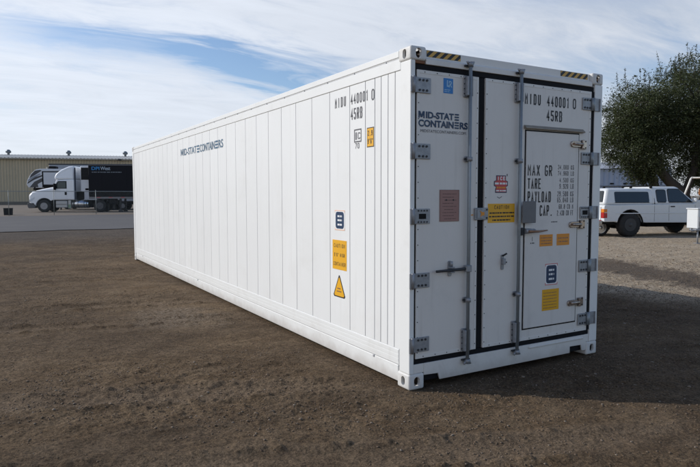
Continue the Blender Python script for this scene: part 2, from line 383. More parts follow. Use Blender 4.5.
def font_mesh(st, bold=.018):
    if (st, bold) in _font: return _font[(st, bold)]
    cu = bpy.data.curves.new('lettering', 'FONT'); cu.body = st; cu.offset = bold; cu.resolution_u = 4
    o = bpy.data.objects.new('lettering', cu); COL.objects.link(o)
    dg = bpy.context.evaluated_depsgraph_get(); dg.update()
    me = o.evaluated_get(dg).to_mesh()
    V = np.array([v.co[:2] for v in me.vertices]); P = [list(p.vertices) for p in me.polygons]
    o.evaluated_get(dg).to_mesh_clear(); bpy.data.objects.remove(o); bpy.data.curves.remove(cu)
    V = (V-V.min(0))/(V.max(0)-V.min(0)); _font[(st, bold)] = (V, P); return V, P
def font_text(g, F, st, s0, s1, z0, z1, mt, d=.0034, bold=.018):
    V, P = font_mesh(st, bold); i = g.mi(mt)
    vs = [g.bm.verts.new(F(s0+x*(s1-s0), z0+y*(z1-z0), d)) for x, y in V]
    for p in P:
        try: f = g.bm.faces.new([vs[k] for k in p]); f.material_index = i
        except ValueError: pass
def logo_m(g, F, s0, s1, z0, z1, mt, th=.17):
    t_ = th*(z1-z0); sm_ = (s0+s1)/2; zm = z0+(z1-z0)*.12; d = .0034; k = t_*1.25
    for a_, b_ in ((s0, s0+t_), (s1-t_, s1)): g.face([F(a_, z0, d), F(b_, z0, d), F(b_, z1, d), F(a_, z1, d)], mt)
    g.face([F(s0+t_*.2, z1, d+.0002), F(sm_-k/2, zm, d+.0002), F(sm_+k/2, zm, d+.0002), F(s0+t_*.2+k, z1, d+.0002)], mt)
    g.face([F(s1-t_*.2-k, z1, d+.0004), F(sm_-k/2, zm, d+.0004), F(sm_+k/2, zm, d+.0004), F(s1-t_*.2, z1, d+.0004)], mt)
def ebars(g, F, s0, s1, z0, z1, mt, d=.0034):
    h = (z1-z0)
    for k in range(3):
        a = z0+h*k*.39; g.face([F(s0, a, d), F(s1, a, d), F(s1, a+h*.22, d), F(s0, a+h*.22, d)], mt)

# ------------------------------------------------------------------ ground
def vnoise(x, y, seed):
    xi, yi = np.floor(x).astype(np.int64), np.floor(y).astype(np.int64); fx, fy = x-xi, y-yi
    fx, fy = fx*fx*fx*(fx*(fx*6-15)+10), fy*fy*fy*(fy*(fy*6-15)+10)
    def hsh(a, b):
        q = (a*374761393+b*668265263+seed*2147483647) & 0xffffffff
        q = ((q ^ (q >> 13))*1274126177) & 0xffffffff
        return ((q ^ (q >> 16)) & 0xffff)/65535.0
    return (hsh(xi, yi)*(1-fx)+hsh(xi+1, yi)*fx)*(1-fy)+(hsh(xi, yi+1)*(1-fx)+hsh(xi+1, yi+1)*fx)*fy
def fbm(x, y, seed, o=4):
    v = 0; a = .5
    for i in range(o):
        c, s = math.cos(.6*i), math.sin(.6*i)
        v = v+a*(vnoise((x*c-y*s)*2**i+17*i, (x*s+y*c)*2**i-9*i, seed+i)-.5); a *= .5
    return v
def sstep(a, b, x):
    t = np.clip((x-a)/(b-a), 0, 1); return t*t*(3-2*t)
RUTS = [((-9, 2.2), (.93, -.36)), ((-9, 3.75), (.93, -.36)), ((-8, 5.6), (.97, -.22)), ((-8, 7.0), (.97, -.22)), ((-9, 10.2), (.985, -.17)), ((-9, 11.8), (.985, -.17)), ]
def base_h(x, y):
    dx = np.maximum(np.maximum(-3.5-x, x-3.0), 0); dy = np.maximum(np.maximum(-6-y, y-13), 0)
    return -.022+.302*sstep(.5, 11, np.hypot(dx, dy))
def terrain(x, y):
    x, y = np.asarray(x, float), np.asarray(y, float)
    z = base_h(x, y)
    fade = 1-sstep(18.5, 21.3, y); fade = fade*(1-.8*sstep(14, 40, np.abs(x)))
    sx, sy = x*.94-y*.34, x*.34+y*.94          # ground worked mostly in one direction
    b = .030*fbm(sx*.55, sy*1.2, 3, 3)+.030*np.maximum(fbm(sx*1.9, sy*3.6, 11, 3), -.05)
    fine = fbm(x*8, y*10, 21, 4); rough = sstep(-.12, .2, fbm(sx*.5, sy*1.1, 51, 3))
    b = b+(.014+.030*rough)*fine+(.014+.024*rough)*np.maximum(fbm(x*21, y*24, 31, 3)-.05, 0)+(.014+.020*rough)*np.maximum(fbm(x*46, y*46, 41, 2)-.05, 0)
    for (px, py), (ux, uy) in RUTS:
        wob = .22*(fbm(x*.35, y*.35, 61, 2))
        q = (x-px)*-uy+(y-py)*ux+wob; al = (x-px)*ux+(y-py)*uy
        w = np.exp(-(q/.14)**4); lug = np.sin((al+np.abs(q)*.5)*2*math.pi/.09)
        b = b-w*(.012-.0012*lug)*(.35+.65*sstep(-.1, .15, fbm(al*.3, q*2, 71, 2)))+.030*np.exp(-((np.abs(q)-.2)/.055)**2)*sstep(-.05, .2, fbm(al*.45, q, 81, 2))*(.5+3.0*np.maximum(fbm(x*9, y*9, 83, 2), 0))
    inside = (1-sstep(0, .5, np.maximum(np.maximum(-x, x-2.44), np.maximum(-y, y-12.2))))
    b = b*(1-.75*inside)-.006*inside
    return z+b*fade
def T(x, y): return float(base_h(np.array(float(x)), np.array(float(y))))

def ground_material():
    m = bpy.data.materials.new('dirt'); m.use_nodes = True; t = NT(m); p = t.n['Principled BSDF']
    co = t.new('ShaderNodeTexCoord').outputs['Object']
    sp = t.new('ShaderNodeSeparateXYZ'); t.l.new(co, sp.inputs[0]); X, Y = sp.outputs[0], sp.outputs[1]
    mpn = t.new('ShaderNodeMapping'); t.l.new(co, mpn.inputs['Vector']); mpn.inputs['Rotation'].default_value = (0, 0, rad(20)); mpn.inputs['Scale'].default_value = (.8, 1.25, 1)
    st = mpn.outputs[0]
    big = t.noise(st, .45, 5, .6, .4); mid = t.noise(st, 2.6, 8, .65, .5); fin = t.noise(co, 28, 8, .7); spk = t.noise(co, 85, 4, .6)
    dry = t.mix(t.ramp(mid, .3, .72), (.134, .088, .049), (.212, .150, .092))
    damp = t.mix(t.ramp(mid, .35, .7), (.096, .065, .039), (.152, .107, .068))
    c = t.mix(t.ramp(big, .38, .62), damp, dry)
    c = t.mix(t.math('MULTIPLY', t.ramp(spk, .60, .74), .42), c, (.25, .215, .175))
    c = t.mix(t.math('MULTIPLY', t.ramp(fin, .52, .30), .55), c, (.045, .034, .026))
    crumb = t.math('MULTIPLY', t.ramp(t.noise(co, 1.3, 5, .65), .50, .66), t.ramp(t.noise(co, 16, 6, .7), .46, .60))
    c = t.mix(t.math('MULTIPLY', crumb, .5), c, (.058, .040, .026))
    # compacted wheel tracks
    for (px, py), (ux, uy) in RUTS:
        q = t.math('ADD', t.math('MULTIPLY', t.math('SUBTRACT', X, px), -uy), t.math('MULTIPLY', t.math('SUBTRACT', Y, py), ux))
        q = t.math('ADD', q, t.math('MULTIPLY', t.math('SUBTRACT', mid, .5), .30))
        c = t.mix(t.math('MULTIPLY', t.math('MULTIPLY', t.ramp(t.math('ABSOLUTE', q), .30, .14), t.ramp(big, .40, .60)), .45), c, (.205, .152, .105))
    # pale dusty patch near the long side
    dx = t.math('SUBTRACT', X, -.9); dy = t.math('SUBTRACT', Y, 4.2)
    e = t.math('ADD', t.math('MULTIPLY', t.math('MULTIPLY', dx, dx), 1.6), t.math('MULTIPLY', t.math('MULTIPLY', dy, dy), .7))
    e = t.math('ADD', e, t.math('MULTIPLY', t.math('SUBTRACT', mid, .5), 2.4))
    c = t.mix(t.math('MULTIPLY', t.math('MULTIPLY', t.ramp(e, 1.0, -.1), t.ramp(fin, .40, .56)), .62), c, (.26, .212, .163))
    # trodden tan gravel on the far right, crossed by a damp band
    xx = t.math('ADD', t.math('ADD', X, t.math('MULTIPLY', Y, .06)), t.math('MULTIPLY', t.math('SUBTRACT', big, .5), 2.2))
    tan = t.mix(t.ramp(mid, .3, .7), (.35, .275, .19), (.47, .385, .285))
    tan = t.mix(t.math('MULTIPLY', t.ramp(fin, .5, .3), .5), tan, (.16, .125, .09))
    north = t.math('MULTIPLY', t.ramp(xx, 5.2, 6.6), t.ramp(Y, 17.5, 13.5))
    c = t.mix(north, c, tan)
    q = t.math('ADD', t.math('SUBTRACT', t.math('SUBTRACT', X, 8.15), t.math('MULTIPLY', t.math('SUBTRACT', Y, 3.0), .25)), t.math('MULTIPLY', t.math('SUBTRACT', mid, .5), 1.8))
    band = t.math('MULTIPLY', t.ramp(t.math('ABSOLUTE', q), .85, .45), t.ramp(Y, 6.5, 4.2))
    c = t.mix(t.math('MULTIPLY', band, .85), c, (.095, .075, .06))
    # greyer crushed rock along the asphalt
    c = t.mix(t.math('MULTIPLY', t.ramp(t.math('ADD', Y, t.math('MULTIPLY', t.math('SUBTRACT', mid, .5), 4.0)), 16.5, 20.5), .6), c, (.105, .094, .086))
    far = t.ramp(Y, 34, 40); c = t.mix(far, c, (.22, .19, .155))
    # grain of the soil itself: pale and dark crumbs of about a centimetre, coarser lumps among them
    gr = t.math('ADD', t.math('MULTIPLY', t.ramp(t.noise(co, 62, 3, .6), .34, .66), .68), t.math('MULTIPLY', t.ramp(t.noise(co, 21, 5, .7), .36, .64), .40))
    kk = t.new('ShaderNodeCombineXYZ')
    for i in range(3): t.l.new(t.math('ADD', .46, gr), kk.inputs[i])
    c = t.mix(1.0, c, kk.outputs[0], 'MULTIPLY')
    t.l.new(c, p.inputs['Base Color']); p.inputs['Roughness'].default_value = .95; p.inputs['Specular IOR Level'].default_value = .15
    hgt = t.math('ADD', t.math('ADD', t.math('MULTIPLY', t.noise(co, 8, 8, .7), 2.6), t.noise(co, 40, 9, .75)), t.math('MULTIPLY', t.noise(co, 110, 5, .65), .8))
    t.l.new(t.bump(hgt, .9, .022), p.inputs['Normal'])
    return m
DIRT = ground_material()
az0 = math.degrees(YAW)
ang = np.concatenate([np.arange(-37, 37.01, .13), np.arange(38, 323, 3.0)])+az0
ang = np.radians(ang); rr_ = [1.6]
while rr_[-1] < 700: rr_.append(rr_[-1]*(1.0026 if rr_[-1] < 11 else 1.0052 if rr_[-1] < 19 else 1.014 if rr_[-1] < 45 else 1.08))
rr_ = np.array([.0]+rr_); na, nr = len(ang), len(rr_)
GX = CAM.x+rr_[:, None]*np.sin(ang)[None]; GY = CAM.y+rr_[:, None]*np.cos(ang)[None]
GZ = terrain(GX, GY); V = np.stack([GX, GY, GZ], -1).reshape(-1, 3)
ii, jj = np.meshgrid(np.arange(nr-1), np.arange(na), indexing='ij'); j2 = (jj+1) % na
F = np.stack([ii*na+jj, ii*na+j2, (ii+1)*na+j2, (ii+1)*na+jj], -1).reshape(-1, 4)[:, ::-1]
np_mesh('ground', V, F, DIRT, kind='structure', smooth=True)

# loose stones
def stones(n, rmin, rmax, smin, smax, seed, spread, power=1.0, amax=36):
    rg = np.random.default_rng(seed)
    a = np.radians(az0+rg.uniform(-amax, amax, n*3)); r = rmin+(rmax-rmin)*rg.random(n*3)**power
    x, y = CAM.x+r*np.sin(a), CAM.y+r*np.cos(a)
    clus = fbm(x*.8, y*.8, 91, 3)+.40*sstep(-.5, 3.5, x)-.09
    ok = (rg.random(n*3) < np.clip(.25+1.6*clus, .04, 1)) & ~((x > -.02) & (x < 2.46) & (y > -.02) & (y < 12.2)) & (y < 20)
    x, y = x[ok][:n], y[ok][:n]; n = len(x)
    oc = np.array([(1, 0, 0), (0, 1, 0), (-1, 0, 0), (0, -1, 0), (.0, 0, .8), (0, 0, -.7), (.6, .6, .35), (-.6, .55, .3), (-.55, -.6, .4), (.6, -.55, .32)])
    fc = np.array([(0, 6, 9), (6, 1, 7), (1, 2, 7), (7, 2, 8), (2, 3, 8), (8, 3, 9), (3, 0, 9), (0, 1, 6), (4, 6, 7), (4, 7, 8), (4, 8, 9), (4, 9, 6), (5, 1, 0), (5, 2, 1), (5, 3, 2), (5, 0, 3)])
    s = (smin+(smax-smin)*rg.random(n)**spread)[:, None, None]
    P = oc[None]*s*rg.uniform(.65, 1.25, (n, 10, 3)); th = rg.uniform(0, 6.28, n); c, sn = np.cos(th)[:, None], np.sin(th)[:, None]
    P = np.stack([P[..., 0]*c-P[..., 1]*sn, P[..., 0]*sn+P[..., 1]*c, P[..., 2]*.75], -1)
    z = terrain(x, y)
    P = P+np.stack([x, y, z], -1)[:, None]+np.array([0, 0, 1])*s*.22
    return P.reshape(-1, 3), (fc[None]+10*np.arange(n)[:, None, None]).reshape(-1, 3), np.repeat(rg.random(n), 16)
sm = bpy.data.materials.new('stone'); sm.use_nodes = True; t = NT(sm); p = t.n['Principled BSDF']
at = t.new('ShaderNodeAttribute', attribute_name='tone').outputs['Fac']
c = t.mix(t.ramp(at, .35, 1.0), (.150, .104, .064), (.35, .30, .245)); c = t.mix(t.noise(t.new('ShaderNodeTexCoord').outputs['Object'], 60, 4), c, (.135, .10, .072))
t.l.new(c, p.inputs['Base Color']); p.inputs['Roughness'].default_value = .9
D = stones(65000, 2.8, 15, .003, .011, 15, 2.2, .62)
A = stones(6500, 2.8, 11, .003, .012, 5, 2.2, .8); B = stones(650, 3.0, 13, .009, .022, 6, 2.5, .8); Cc = stones(3500, 9, 22, .007, .022, 8, 2.5, 1)
Vs, Fs, At, off = [], [], [], 0
for v, f, a in ((D[0], D[1], D[2]*.36), A, B, Cc): Vs.append(v); Fs.append(f+off); At.append(a); off += len(v)
np_mesh('gravel', np.concatenate(Vs), np.concatenate(Fs), sm, kind='stuff', attr=np.concatenate(At))

# road and yard beyond it
ASPHALT = mat('asphalt', (.125, .120, .118), .9, var=.18, scale=.35, bump=.4, bscale=30, dirt=.35, dirtcol=(.20, .185, .165), spec=.2)
YARD = mat('yard_concrete', (.215, .18, .145), .9, var=.16, scale=.2, bump=.2, bscale=10, dirt=.4, dirtcol=(.17, .15, .13), spec=.2)
def sheet(name, x0, x1, y0f, y1f, lift, mt, nx=240, ny=10):
    xs = np.linspace(x0, x1, nx); Vv = []
    for j in range(ny):
        k = j/(ny-1); ys = y0f(xs)*(1-k)+y1f(xs)*k
        Vv.append(np.stack([xs, ys, base_h(xs, ys)+lift], -1))
    Vv = np.concatenate(Vv); i, j = np.meshgrid(np.arange(nx-1), np.arange(ny-1)); a = (j*nx+i).ravel()
    return np_mesh(name, Vv, np.stack([a, a+1, a+1+nx, a+nx], -1), mt, kind='structure', smooth=True)
edge = lambda x: 22.0+.9*fbm(x*.18, x*0+3.3, 5, 3)+.5*fbm(x*1.1, x*0+1.3, 6, 3)
sheet('road', -90, 110, edge, lambda x: 40.6+.02*x, .022, ASPHALT, nx=900)
sheet('yard', -90, 110, lambda x: 40.3+.02*x, lambda x: 118+0*x, .010, YARD)

# ------------------------------------------------------------------ shipping container
box = thing('shipping_container', 'long white refrigerated shipping container standing on bare dirt', 'shipping container', (1.219, 6.1, 0))
ORG = Vector((-1.219, -6.1, 0))
def P(g, name, kind=None, label=None, parent=None): return g.build(name, parent or box, kind, label, ORG if parent is None else None)
W, L, H = 2.438, 12.192, 2.896

CASTM = mat('casting_paint', (.66, .65, .625), .5, var=.10, scale=6, bump=.2, bscale=30, dirt=.4, dirtcol=(.38, .31, .24))
CASTIN = mat('casting_inside_rust_shade', (.075, .050, .034), .85, var=.4, scale=12)  # rust brown, darkened further so the holes look shaded inside
def casting(x0, x1, y0, y1, z0, z1, sx, sy, sz):
    """hollow rounded corner block with oval holes on its outer x, y and z faces"""
    g = G(); g.box(x0, x1, y0, y1, z0, z1, CASTM, .020, seg=4); o = P(g, 'corner_casting')
    for p_ in o.data.polygons: p_.use_smooth = True
    w_ = .028; xc, yc, zc = (x0+x1)/2, (y0+y1)/2, (z0+z1)/2; n = 20
    def oval(rx, ry): return [(rx*math.cos(a)*1.0, (max(ry-rx, 0))*(1 if math.sin(a) > 0 else -1)+min(rx, ry)*math.sin(a)) for a in [2*math.pi*(k+.5)/n for k in range(n)]]
    c = G(); c.box(x0+w_, x1-w_, y0+w_, y1-w_, z0+w_, z1-w_, CASTIN); cut = [c]
    xf, yf, zf = (x0 if sx < 0 else x1), (y0 if sy < 0 else y1), (z0 if sz < 0 else z1)
    c = G(); c.poly([(xf-.05, yc+a, zc+b) for a, b in oval(.026, .040)], (.10, 0, 0), CASTM); cut.append(c)
    c = G(); c.poly([(xc+a, yf-.05, zc+b) for a, b in oval(.030, .042)], (0, .10, 0), CASTM); cut.append(c)
    c = G(); c.poly([(xc+a, yc+b, zf-.05) for a, b in oval(.030, .060)], (0, 0, .10), CASTM); cut.append(c)
    tmp = []
    for c in cut:
        q = P(c, 'cutter'); tmp.append(q); md = o.modifiers.new('hole', 'BOOLEAN'); md.operation = 'DIFFERENCE'; md.object = q; md.solver = 'EXACT'; md.material_mode = 'TRANSFER'
    dg = bpy.context.evaluated_depsgraph_get(); dg.update(); me = bpy.data.meshes.new_from_object(o.evaluated_get(dg)); o.modifiers.clear(); o.data = me
    for q in tmp: bpy.data.objects.remove(q)
    me.polygons.foreach_set('use_smooth', np.ones(len(me.polygons), bool)); me.set_sharp_from_angle(angle=rad(32)); me.update()
    return o
for sx, xa, xb in ((-1, -.004, .160), (1, 2.278, 2.442)):
    for sy, ya, yb in ((-1, -.004, .178), (1, L-.174, L+.004)):
        casting(xa, xb, ya, yb, 2.778, 2.896, sx, sy, 1)
        casting(xa, xb, ya, yb, -.022, .118, sx, sy, -1)
RUST = mat('rust_primer', (.20, .085, .035), .7, var=.4, scale=12)
g = G(); g.box(.049, .150, .004, .05, 2.754, 2.777, RUST, .003); P(g, 'casting_weld', None, 'rusty brown weld strip under the upper corner casting')
# posts
for xa, xb in ((0, .048), (2.322, W)):
    for ya, yb in ((0, .149), (L-.149, L)):
        g = G(); g.box(xa, xb, ya, yb, .1182, 2.7778, WHITE_RAIL, .007, seg=2)
        if xa > 1: g.box(xa+.012, xb-.02, ya+.02, ya+.05, .1182, 2.7778, DARKSTEEL)
        P(g, 'corner_post')
# rails along both long sides
for s, xo in ((1, 0), (-1, W)):
    bx = lambda g, a, b, *r, **k: g.box(min(xo+s*a, xo+s*b), max(xo+s*a, xo+s*b), *r, **k)
    g = G(); bx(g, .004, .07, .1785, L-.1785, 2.824, 2.884, WHITE_RAIL, .006)
    bx(g, .010, .06, .15, L-.15, 2.812, 2.8235, SEAM); P(g, 'top_side_rail')
    g = G(); bx(g, .002, .05, .1495, L-.1495, 2.716, 2.8105, WHITE_RAIL, .004); P(g, 'header_plate')
    g = G(); yy = .38
    while yy < L-.3:
        g.cyl((xo+s*.002, yy, 2.818), (xo+s*.012, yy, 2.818), .006, GALV, 8); yy += .548
    P(g, 'rail_bolts', 'stuff')
    g = G(); bx(g, .010, .12, .1785, L-.1785, .014, .160, BASEWHITE, .006); P(g, 'bottom_side_rail')
    g = G(); bx(g, .006, .05, .163, L-.163, .168, .305, WHITE_RAIL, .004)
    for z in (.206, .244, .282): bx(g, .0042, .0055, .170, L-.170, z-.014, z+.014, WHITE_RAIL, .001)
    P(g, 'kick_plate')
    for yy in (.58, 6.4, 11.2):
        g = G(); bx(g, .002, .02, yy-.012, yy+.012, .142, .164, SEAM, .003); P(g, 'drain_tab')
# insulated wall: backing plus one sheet per panel
ys = [.152, .24, .348, .46, .565, .73, 1.02]
while ys[-1] < 11.0: ys.append(ys[-1]+.4135)
ys += [L-q for q in (.73, .565, .46, .348, .24, .152) if L-q > ys[-1]+.05]
pan = {}
for s, xo in ((1, 0), (-1, W)):
    g = G(); g.box(min(xo+s*.0134, xo+s*.06), max(xo+s*.0134, xo+s*.06), .1495, L-.1495, .16, 2.80, SEAM); P(g, 'wall_backing')
    for a, b in zip(ys, ys[1:]):
        g = G(); x0, x1 = sorted((xo+s*.009, xo+s*.0132))
        g.box(x0, x1, a+.0034, b-.0034, .3055, 2.7155, WHITE, .0025)
        P(g, 'side_panel')
# roof, floor, far end
g = G(); g.box(.072, W-.072, .18, L-.18, 2.85, 2.874, WHITE_RAIL); P(g, 'roof_panel')
g = G(); g.box(.122, W-.122, .13, L-.1, .030, .12, DARKSTEEL)
P(g, 'underfloor')
g = G(); g.box(.05, W-.05, L-.06, L-.01, .12, 2.777, WHITE, .004)
g.box(.2, W-.2, L-.008, L+.001, .35, 2.3, WHITE_RAIL, .004); P(g, 'end_wall')
# door frame: header and sill
g = G()
prof = [(.0, 2.753), (.0, 2.798), (.036, 2.816), (.036, 2.884), (.16, 2.884), (.16, 2.753)]
g.poly([(.1605, y, z) for y, z in prof], (2.117, 0, 0), FRAMEWHITE, .004); P(g, 'door_header')
slopeF = DOORF(.036)
for (a, b) in ((.190, .563), (1.842, 2.243)):
    g = G(); z0, z1 = 2.826, 2.878
    plate(g, slopeF, rect(a, b, z0, z1), .0005, .0016, BLACKINK)
    w = (b-a)/9.2; sh = .062
    for k in range(-2, 5):
        s0 = a+k*w*2+.35*w
        q = [(s0, z0), (s0+w, z0), (s0+w+sh, z1), (s0+sh, z1)]
        # clip to the plate
        def clip(pts, lim, sgn):
            out = []
            for i in range(len(pts)):
                A_, B_ = pts[i], pts[(i+1) % len(pts)]; ia, ib = sgn*(A_[0]-lim) >= 0, sgn*(B_[0]-lim) >= 0
                if ia: out.append(A_)
                if ia != ib:
                    kk = (lim-A_[0])/(B_[0]-A_[0]); out.append((lim, A_[1]+kk*(B_[1]-A_[1])))
            return out
        q = clip(clip(q, a+.001, 1), b-.001, -1) if q else q
        if len(q) >= 3: plate(g, slopeF, q, .0017, .0024, HAZYEL)
    P(g, 'hazard_strip')
g = G()
SILLW = mat('sill_paint', (.73, .71, .675), .5, var=.06, scale=2, bump=.05, bscale=18, dirt=.35, dirtcol=(.40, .36, .32), splash=.4)
pr = [(.1605, .197), (.1605, .094), (.318, .088), (.335, .030), (2.03, .034), (2.03, .100), (2.2, .096), (2.215, .034), (2.2775, .034), (2.2775, .197)]
g.poly([(s, .004, z) for s, z in pr], (0, .014, 0), SILLW, .002, seg=1); g.box(.162, 2.2765, .030, .10, .036, .195, RUBBER)  # black box added behind the plate paints the shade of the open cutouts
g.box(.0485, .160, .006, .10, .119, .197, FRAMEWHITE, .003); g.box(2.278, 2.3155, .006, .10, .119, .197, FRAMEWHITE, .003)
P(g, 'door_sill')
g = G(); g.box(1.43, 2.226, -.008, .0035, .158, .180, FRAMEWHITE, .006); P(g, 'sill_moulding')
g = G()
for z0, z1 in ((2.704, 2.7525), (.1975, .245)): g.box(.049, 2.3155, .012, .08, z0, z1, RUBBER, .004)
for a, b in ((.0485, .064), (2.269, 2.3215)): g.box(a, b, .008, .08, .2455, 2.7035, RUBBER)
g.box(.749, .829, .012, .08, .2455, 2.7035, RUBBER, .006)
P(g, 'door_gasket')
g = G(); g.box(.05, 2.31, .10, .14, .13, 2.80, RUBBER); P(g, 'door_backing')

YD = .002                             # door skin plane
DF = DOORF(YD)
def leaf(a, b):
    g = G(); g.box(a, b, YD, .09, .246, 2.703, DOORWHITE, .004)
    return P(g, 'door')
dl, dr = leaf(.066, .7485), leaf(.8295, 2.2685)
for d_ in (dl, dr): pass
def sub(g, name, door, kind=None, label=None): return g.build(name, door, kind, label)
def edge_trim(door, a, b):
    g = G(); w = .028
    for q in ((a+.001, a+w, .247, 2.702), (b-w, b-.001, .247, 2.702), (a+w+.0005, b-w-.0005, .247, .247+w), (a+w+.0005, b-w-.0005, 2.702-w, 2.702)):
        g.box(q[0], q[1], YD-.0025, YD+.002, q[2], q[3], FRAMEWHITE, .001)
    sub(g, 'edge_trim', door)
    g = G(); pts = []
    z = .30
    while z < 2.69: pts += [(a+.016, z), (b-.016, z)]; z += .133
    s = a+.08
    while s < b-.05: pts += [(s, .262), (s, 2.687)]; s += .131
    for s, z in pts:
        g.cyl((s, YD-.0065, z), (s, YD-.002, z), .0035, DARKSTEEL, 6, .0055)
    sub(g, 'rivets', door, 'stuff')
edge_trim(dl, .066, .7485); edge_trim(dr, .8295, 2.2685)

def hinge(door, side, z0, z1, slot):
    g = G(); s = 1 if side < 0 else -1; xe = 0 if side < 0 else W
    X_ = lambda a: xe+s*a
    def b(a0, a1, *r, **k): g.box(min(X_(a0), X_(a1)), max(X_(a0), X_(a1)), *r, **k)
    zc = (z0+z1)/2
    if side < 0:
        b(.040, .205, -.0105, -.003, z0, z1, GALV, .003)
        b(-.010, .004, -.018, -.0052, z0-.002, z1+.002, GALV, .003)
        g.cyl((X_(.022), -.016, z0-.004), (X_(.022), -.016, z1+.004), .014, GALV, 12)
    else:
        b(.185, .312, -.0105, -.003, z0, z1, GALV, .003)
        g.cyl((X_(.165), -.016, z0-.003), (X_(.165), -.016, z1+.003), .019, GALVROD, 12)
        b(.045, .149, -.0105, -.0035, z0-.004, z1+.004, GALV, .003)
        b(.045, .060, -.020, -.0107, z0-.004, z1+.004, GALV, .003)
    a0 = .085 if side < 0 else .205
    if slot: 
        b(a0+.0, a0+.075, -.0145, -.0107, zc-.022, zc+.022, BLACK, .004)
        for zz_ in (z0+.016, z1-.016): 
            for k in range(4): g.cyl((X_(a0-.005+k*.030), -.015, zz_), (X_(a0-.005+k*.030), -.0105, zz_), .0075, DARKSTEEL, 8)
    else:
        for zz_ in (z0+.022, z1-.022):
            for k in range(3): g.cyl((X_(a0+k*.038), -.017, zz_), (X_(a0+k*.038), -.0105, zz_), .010, DARKSTEEL, 8)
    sub(g, 'hinge', door)
for i, zc in enumerate((2.574, 2.024, 1.475, .926, .370)):
    hinge(dl, -1, zc-.064, zc+.064, i == 2); hinge(dr, 1, zc-.061, zc+.061, i == 2)

def rod(door, x):
    g = G(); y = -.036
    g.cyl((x, y, .15), (x, y, 2.80), .0155, GALVROD, 14); sub(g, 'lock_rod', door)
    for z0, z1 in ((2.512, 2.70), (.245, .457)):
        g = G(); g.box(x-.052, x+.034, -.012, -.0015, z0, z1, GALV, .004)
        g.box(x-.044, x-.020, -.050, -.0125, z0+.01, z1-.01, GALV, .005); g.box(x+.020, x+.030, -.042, -.0125, z0+.01, z1-.01, GALV, .003)
        for k in range(4):
            zz_ = z0+.03+k*(z1-z0-.06)/3
            g.cyl((x-.047, -.018, zz_), (x-.047, -.012, zz_), .006, DARKSTEEL, 8)
        sub(g, 'rod_bracket', door)
    for z in (1.972, .717):
        g = G(); g.box(x-.035, x+.03, -.0125, -.0015, z-.025, z+.025, GALV, .004); g.cyl((x, -.036, z-.018), (x, -.036, z+.018), .026, GALV, 12)
        g.cyl((x-.034, -.02, z), (x-.034, -.012, z), .012, DARKSTEEL, 8); sub(g, 'rod_guide', door)
    for z, s in ((2.795, 1), (.160, -1)):
        g = G()
        g.box(x-.030, x+.030, -.046, -.024, z-.012, z+.012, GALV, .005)
        g.cyl((x-.024, -.035, z), (x-.040, -.035, z+s*.024), .010, GALV, 8); g.cyl((x+.024, -.035, z), (x+.036, -.035, z+s*.024), .010, GALV, 8)
        g.box(x-.045, x+.045, -.024, -.001, z-.008-s*.012, z+.008-s*.012, DARKSTEEL, .003)
        g.cyl((x, -.036, z-.02), (x, -.036, z+.02), .022, GALV, 10)
        sub(g, 'locking_cam', door)
rod(dl, .617); rod(dr, 1.236)
# handles
g = G(); g.box(.572, .640, -.062, -.018, .972, 1.032, GALV, .006); g.tube([(.572, -.045, 1.002), (.49, -.045, 1.0), (.37, -.04, .998), (.255, -.038, .996)], [.014, .013, .012, .011], DARKSTEEL, 10)
sub(g, 'handle', dl)
g = G(); plate(g, DF, rect(.410, .447, .94, 1.078, .016), .0, .012, GALV); g.box(.403, .453, -.052, -.0105, .975, .985, GALV, .003); g.box(.403, .453, -.052, -.0105, 1.014, 1.026, GALV, .003)
g.cyl((.428, -.03, 1.03), (.428, -.03, 1.075), .012, GALV, 8); sub(g, 'handle_retainer', dl)
g = G(); plate(g, DF, rect(1.044, 1.076, .958, 1.100, .014), .0, .010, GALV); g.tube([(1.06, -.01, 1.09), (1.062, -.04, 1.105), (1.072, -.05, 1.115)], .008, DARKSTEEL, 8); g.box(1.042, 1.078, -.035, -.009, 1.01, 1.065, GALV, .004)
g.tube([(1.076, -.02, 1.02), (1.098, -.022, 1.03)], .006, DARKSTEEL, 6); sub(g, 'handle_retainer', dr)
# plate bridging the gap between the two doors
g = G(); g.box(.706, .868, -.016, -.002, 1.430, 1.540, GALV, .005); g.box(.728, .80, -.022, -.0165, 1.445, 1.525, GALV, .003)
q = [(.758, 1.515), (.790, 1.50), (.812, 1.502), (.812, 1.47), (.790, 1.472), (.765, 1.458), (.775, 1.485)]
plate(g, DF, q, .0245, .0255, ORANGE); 
for zz_ in (1.448, 1.522): g.cyl((.846, -.022, zz_), (.846, -.016, zz_), .008, DARKSTEEL, 8)
sub(g, 'door_overlap_plate', dr)
g = G(); plate(g, DF, [(.662, 1.475), (.69, 1.482), (.705, 1.478), (.69, 1.470)], .0005, .002, ORANGE); sub(g, 'sticker', dl)
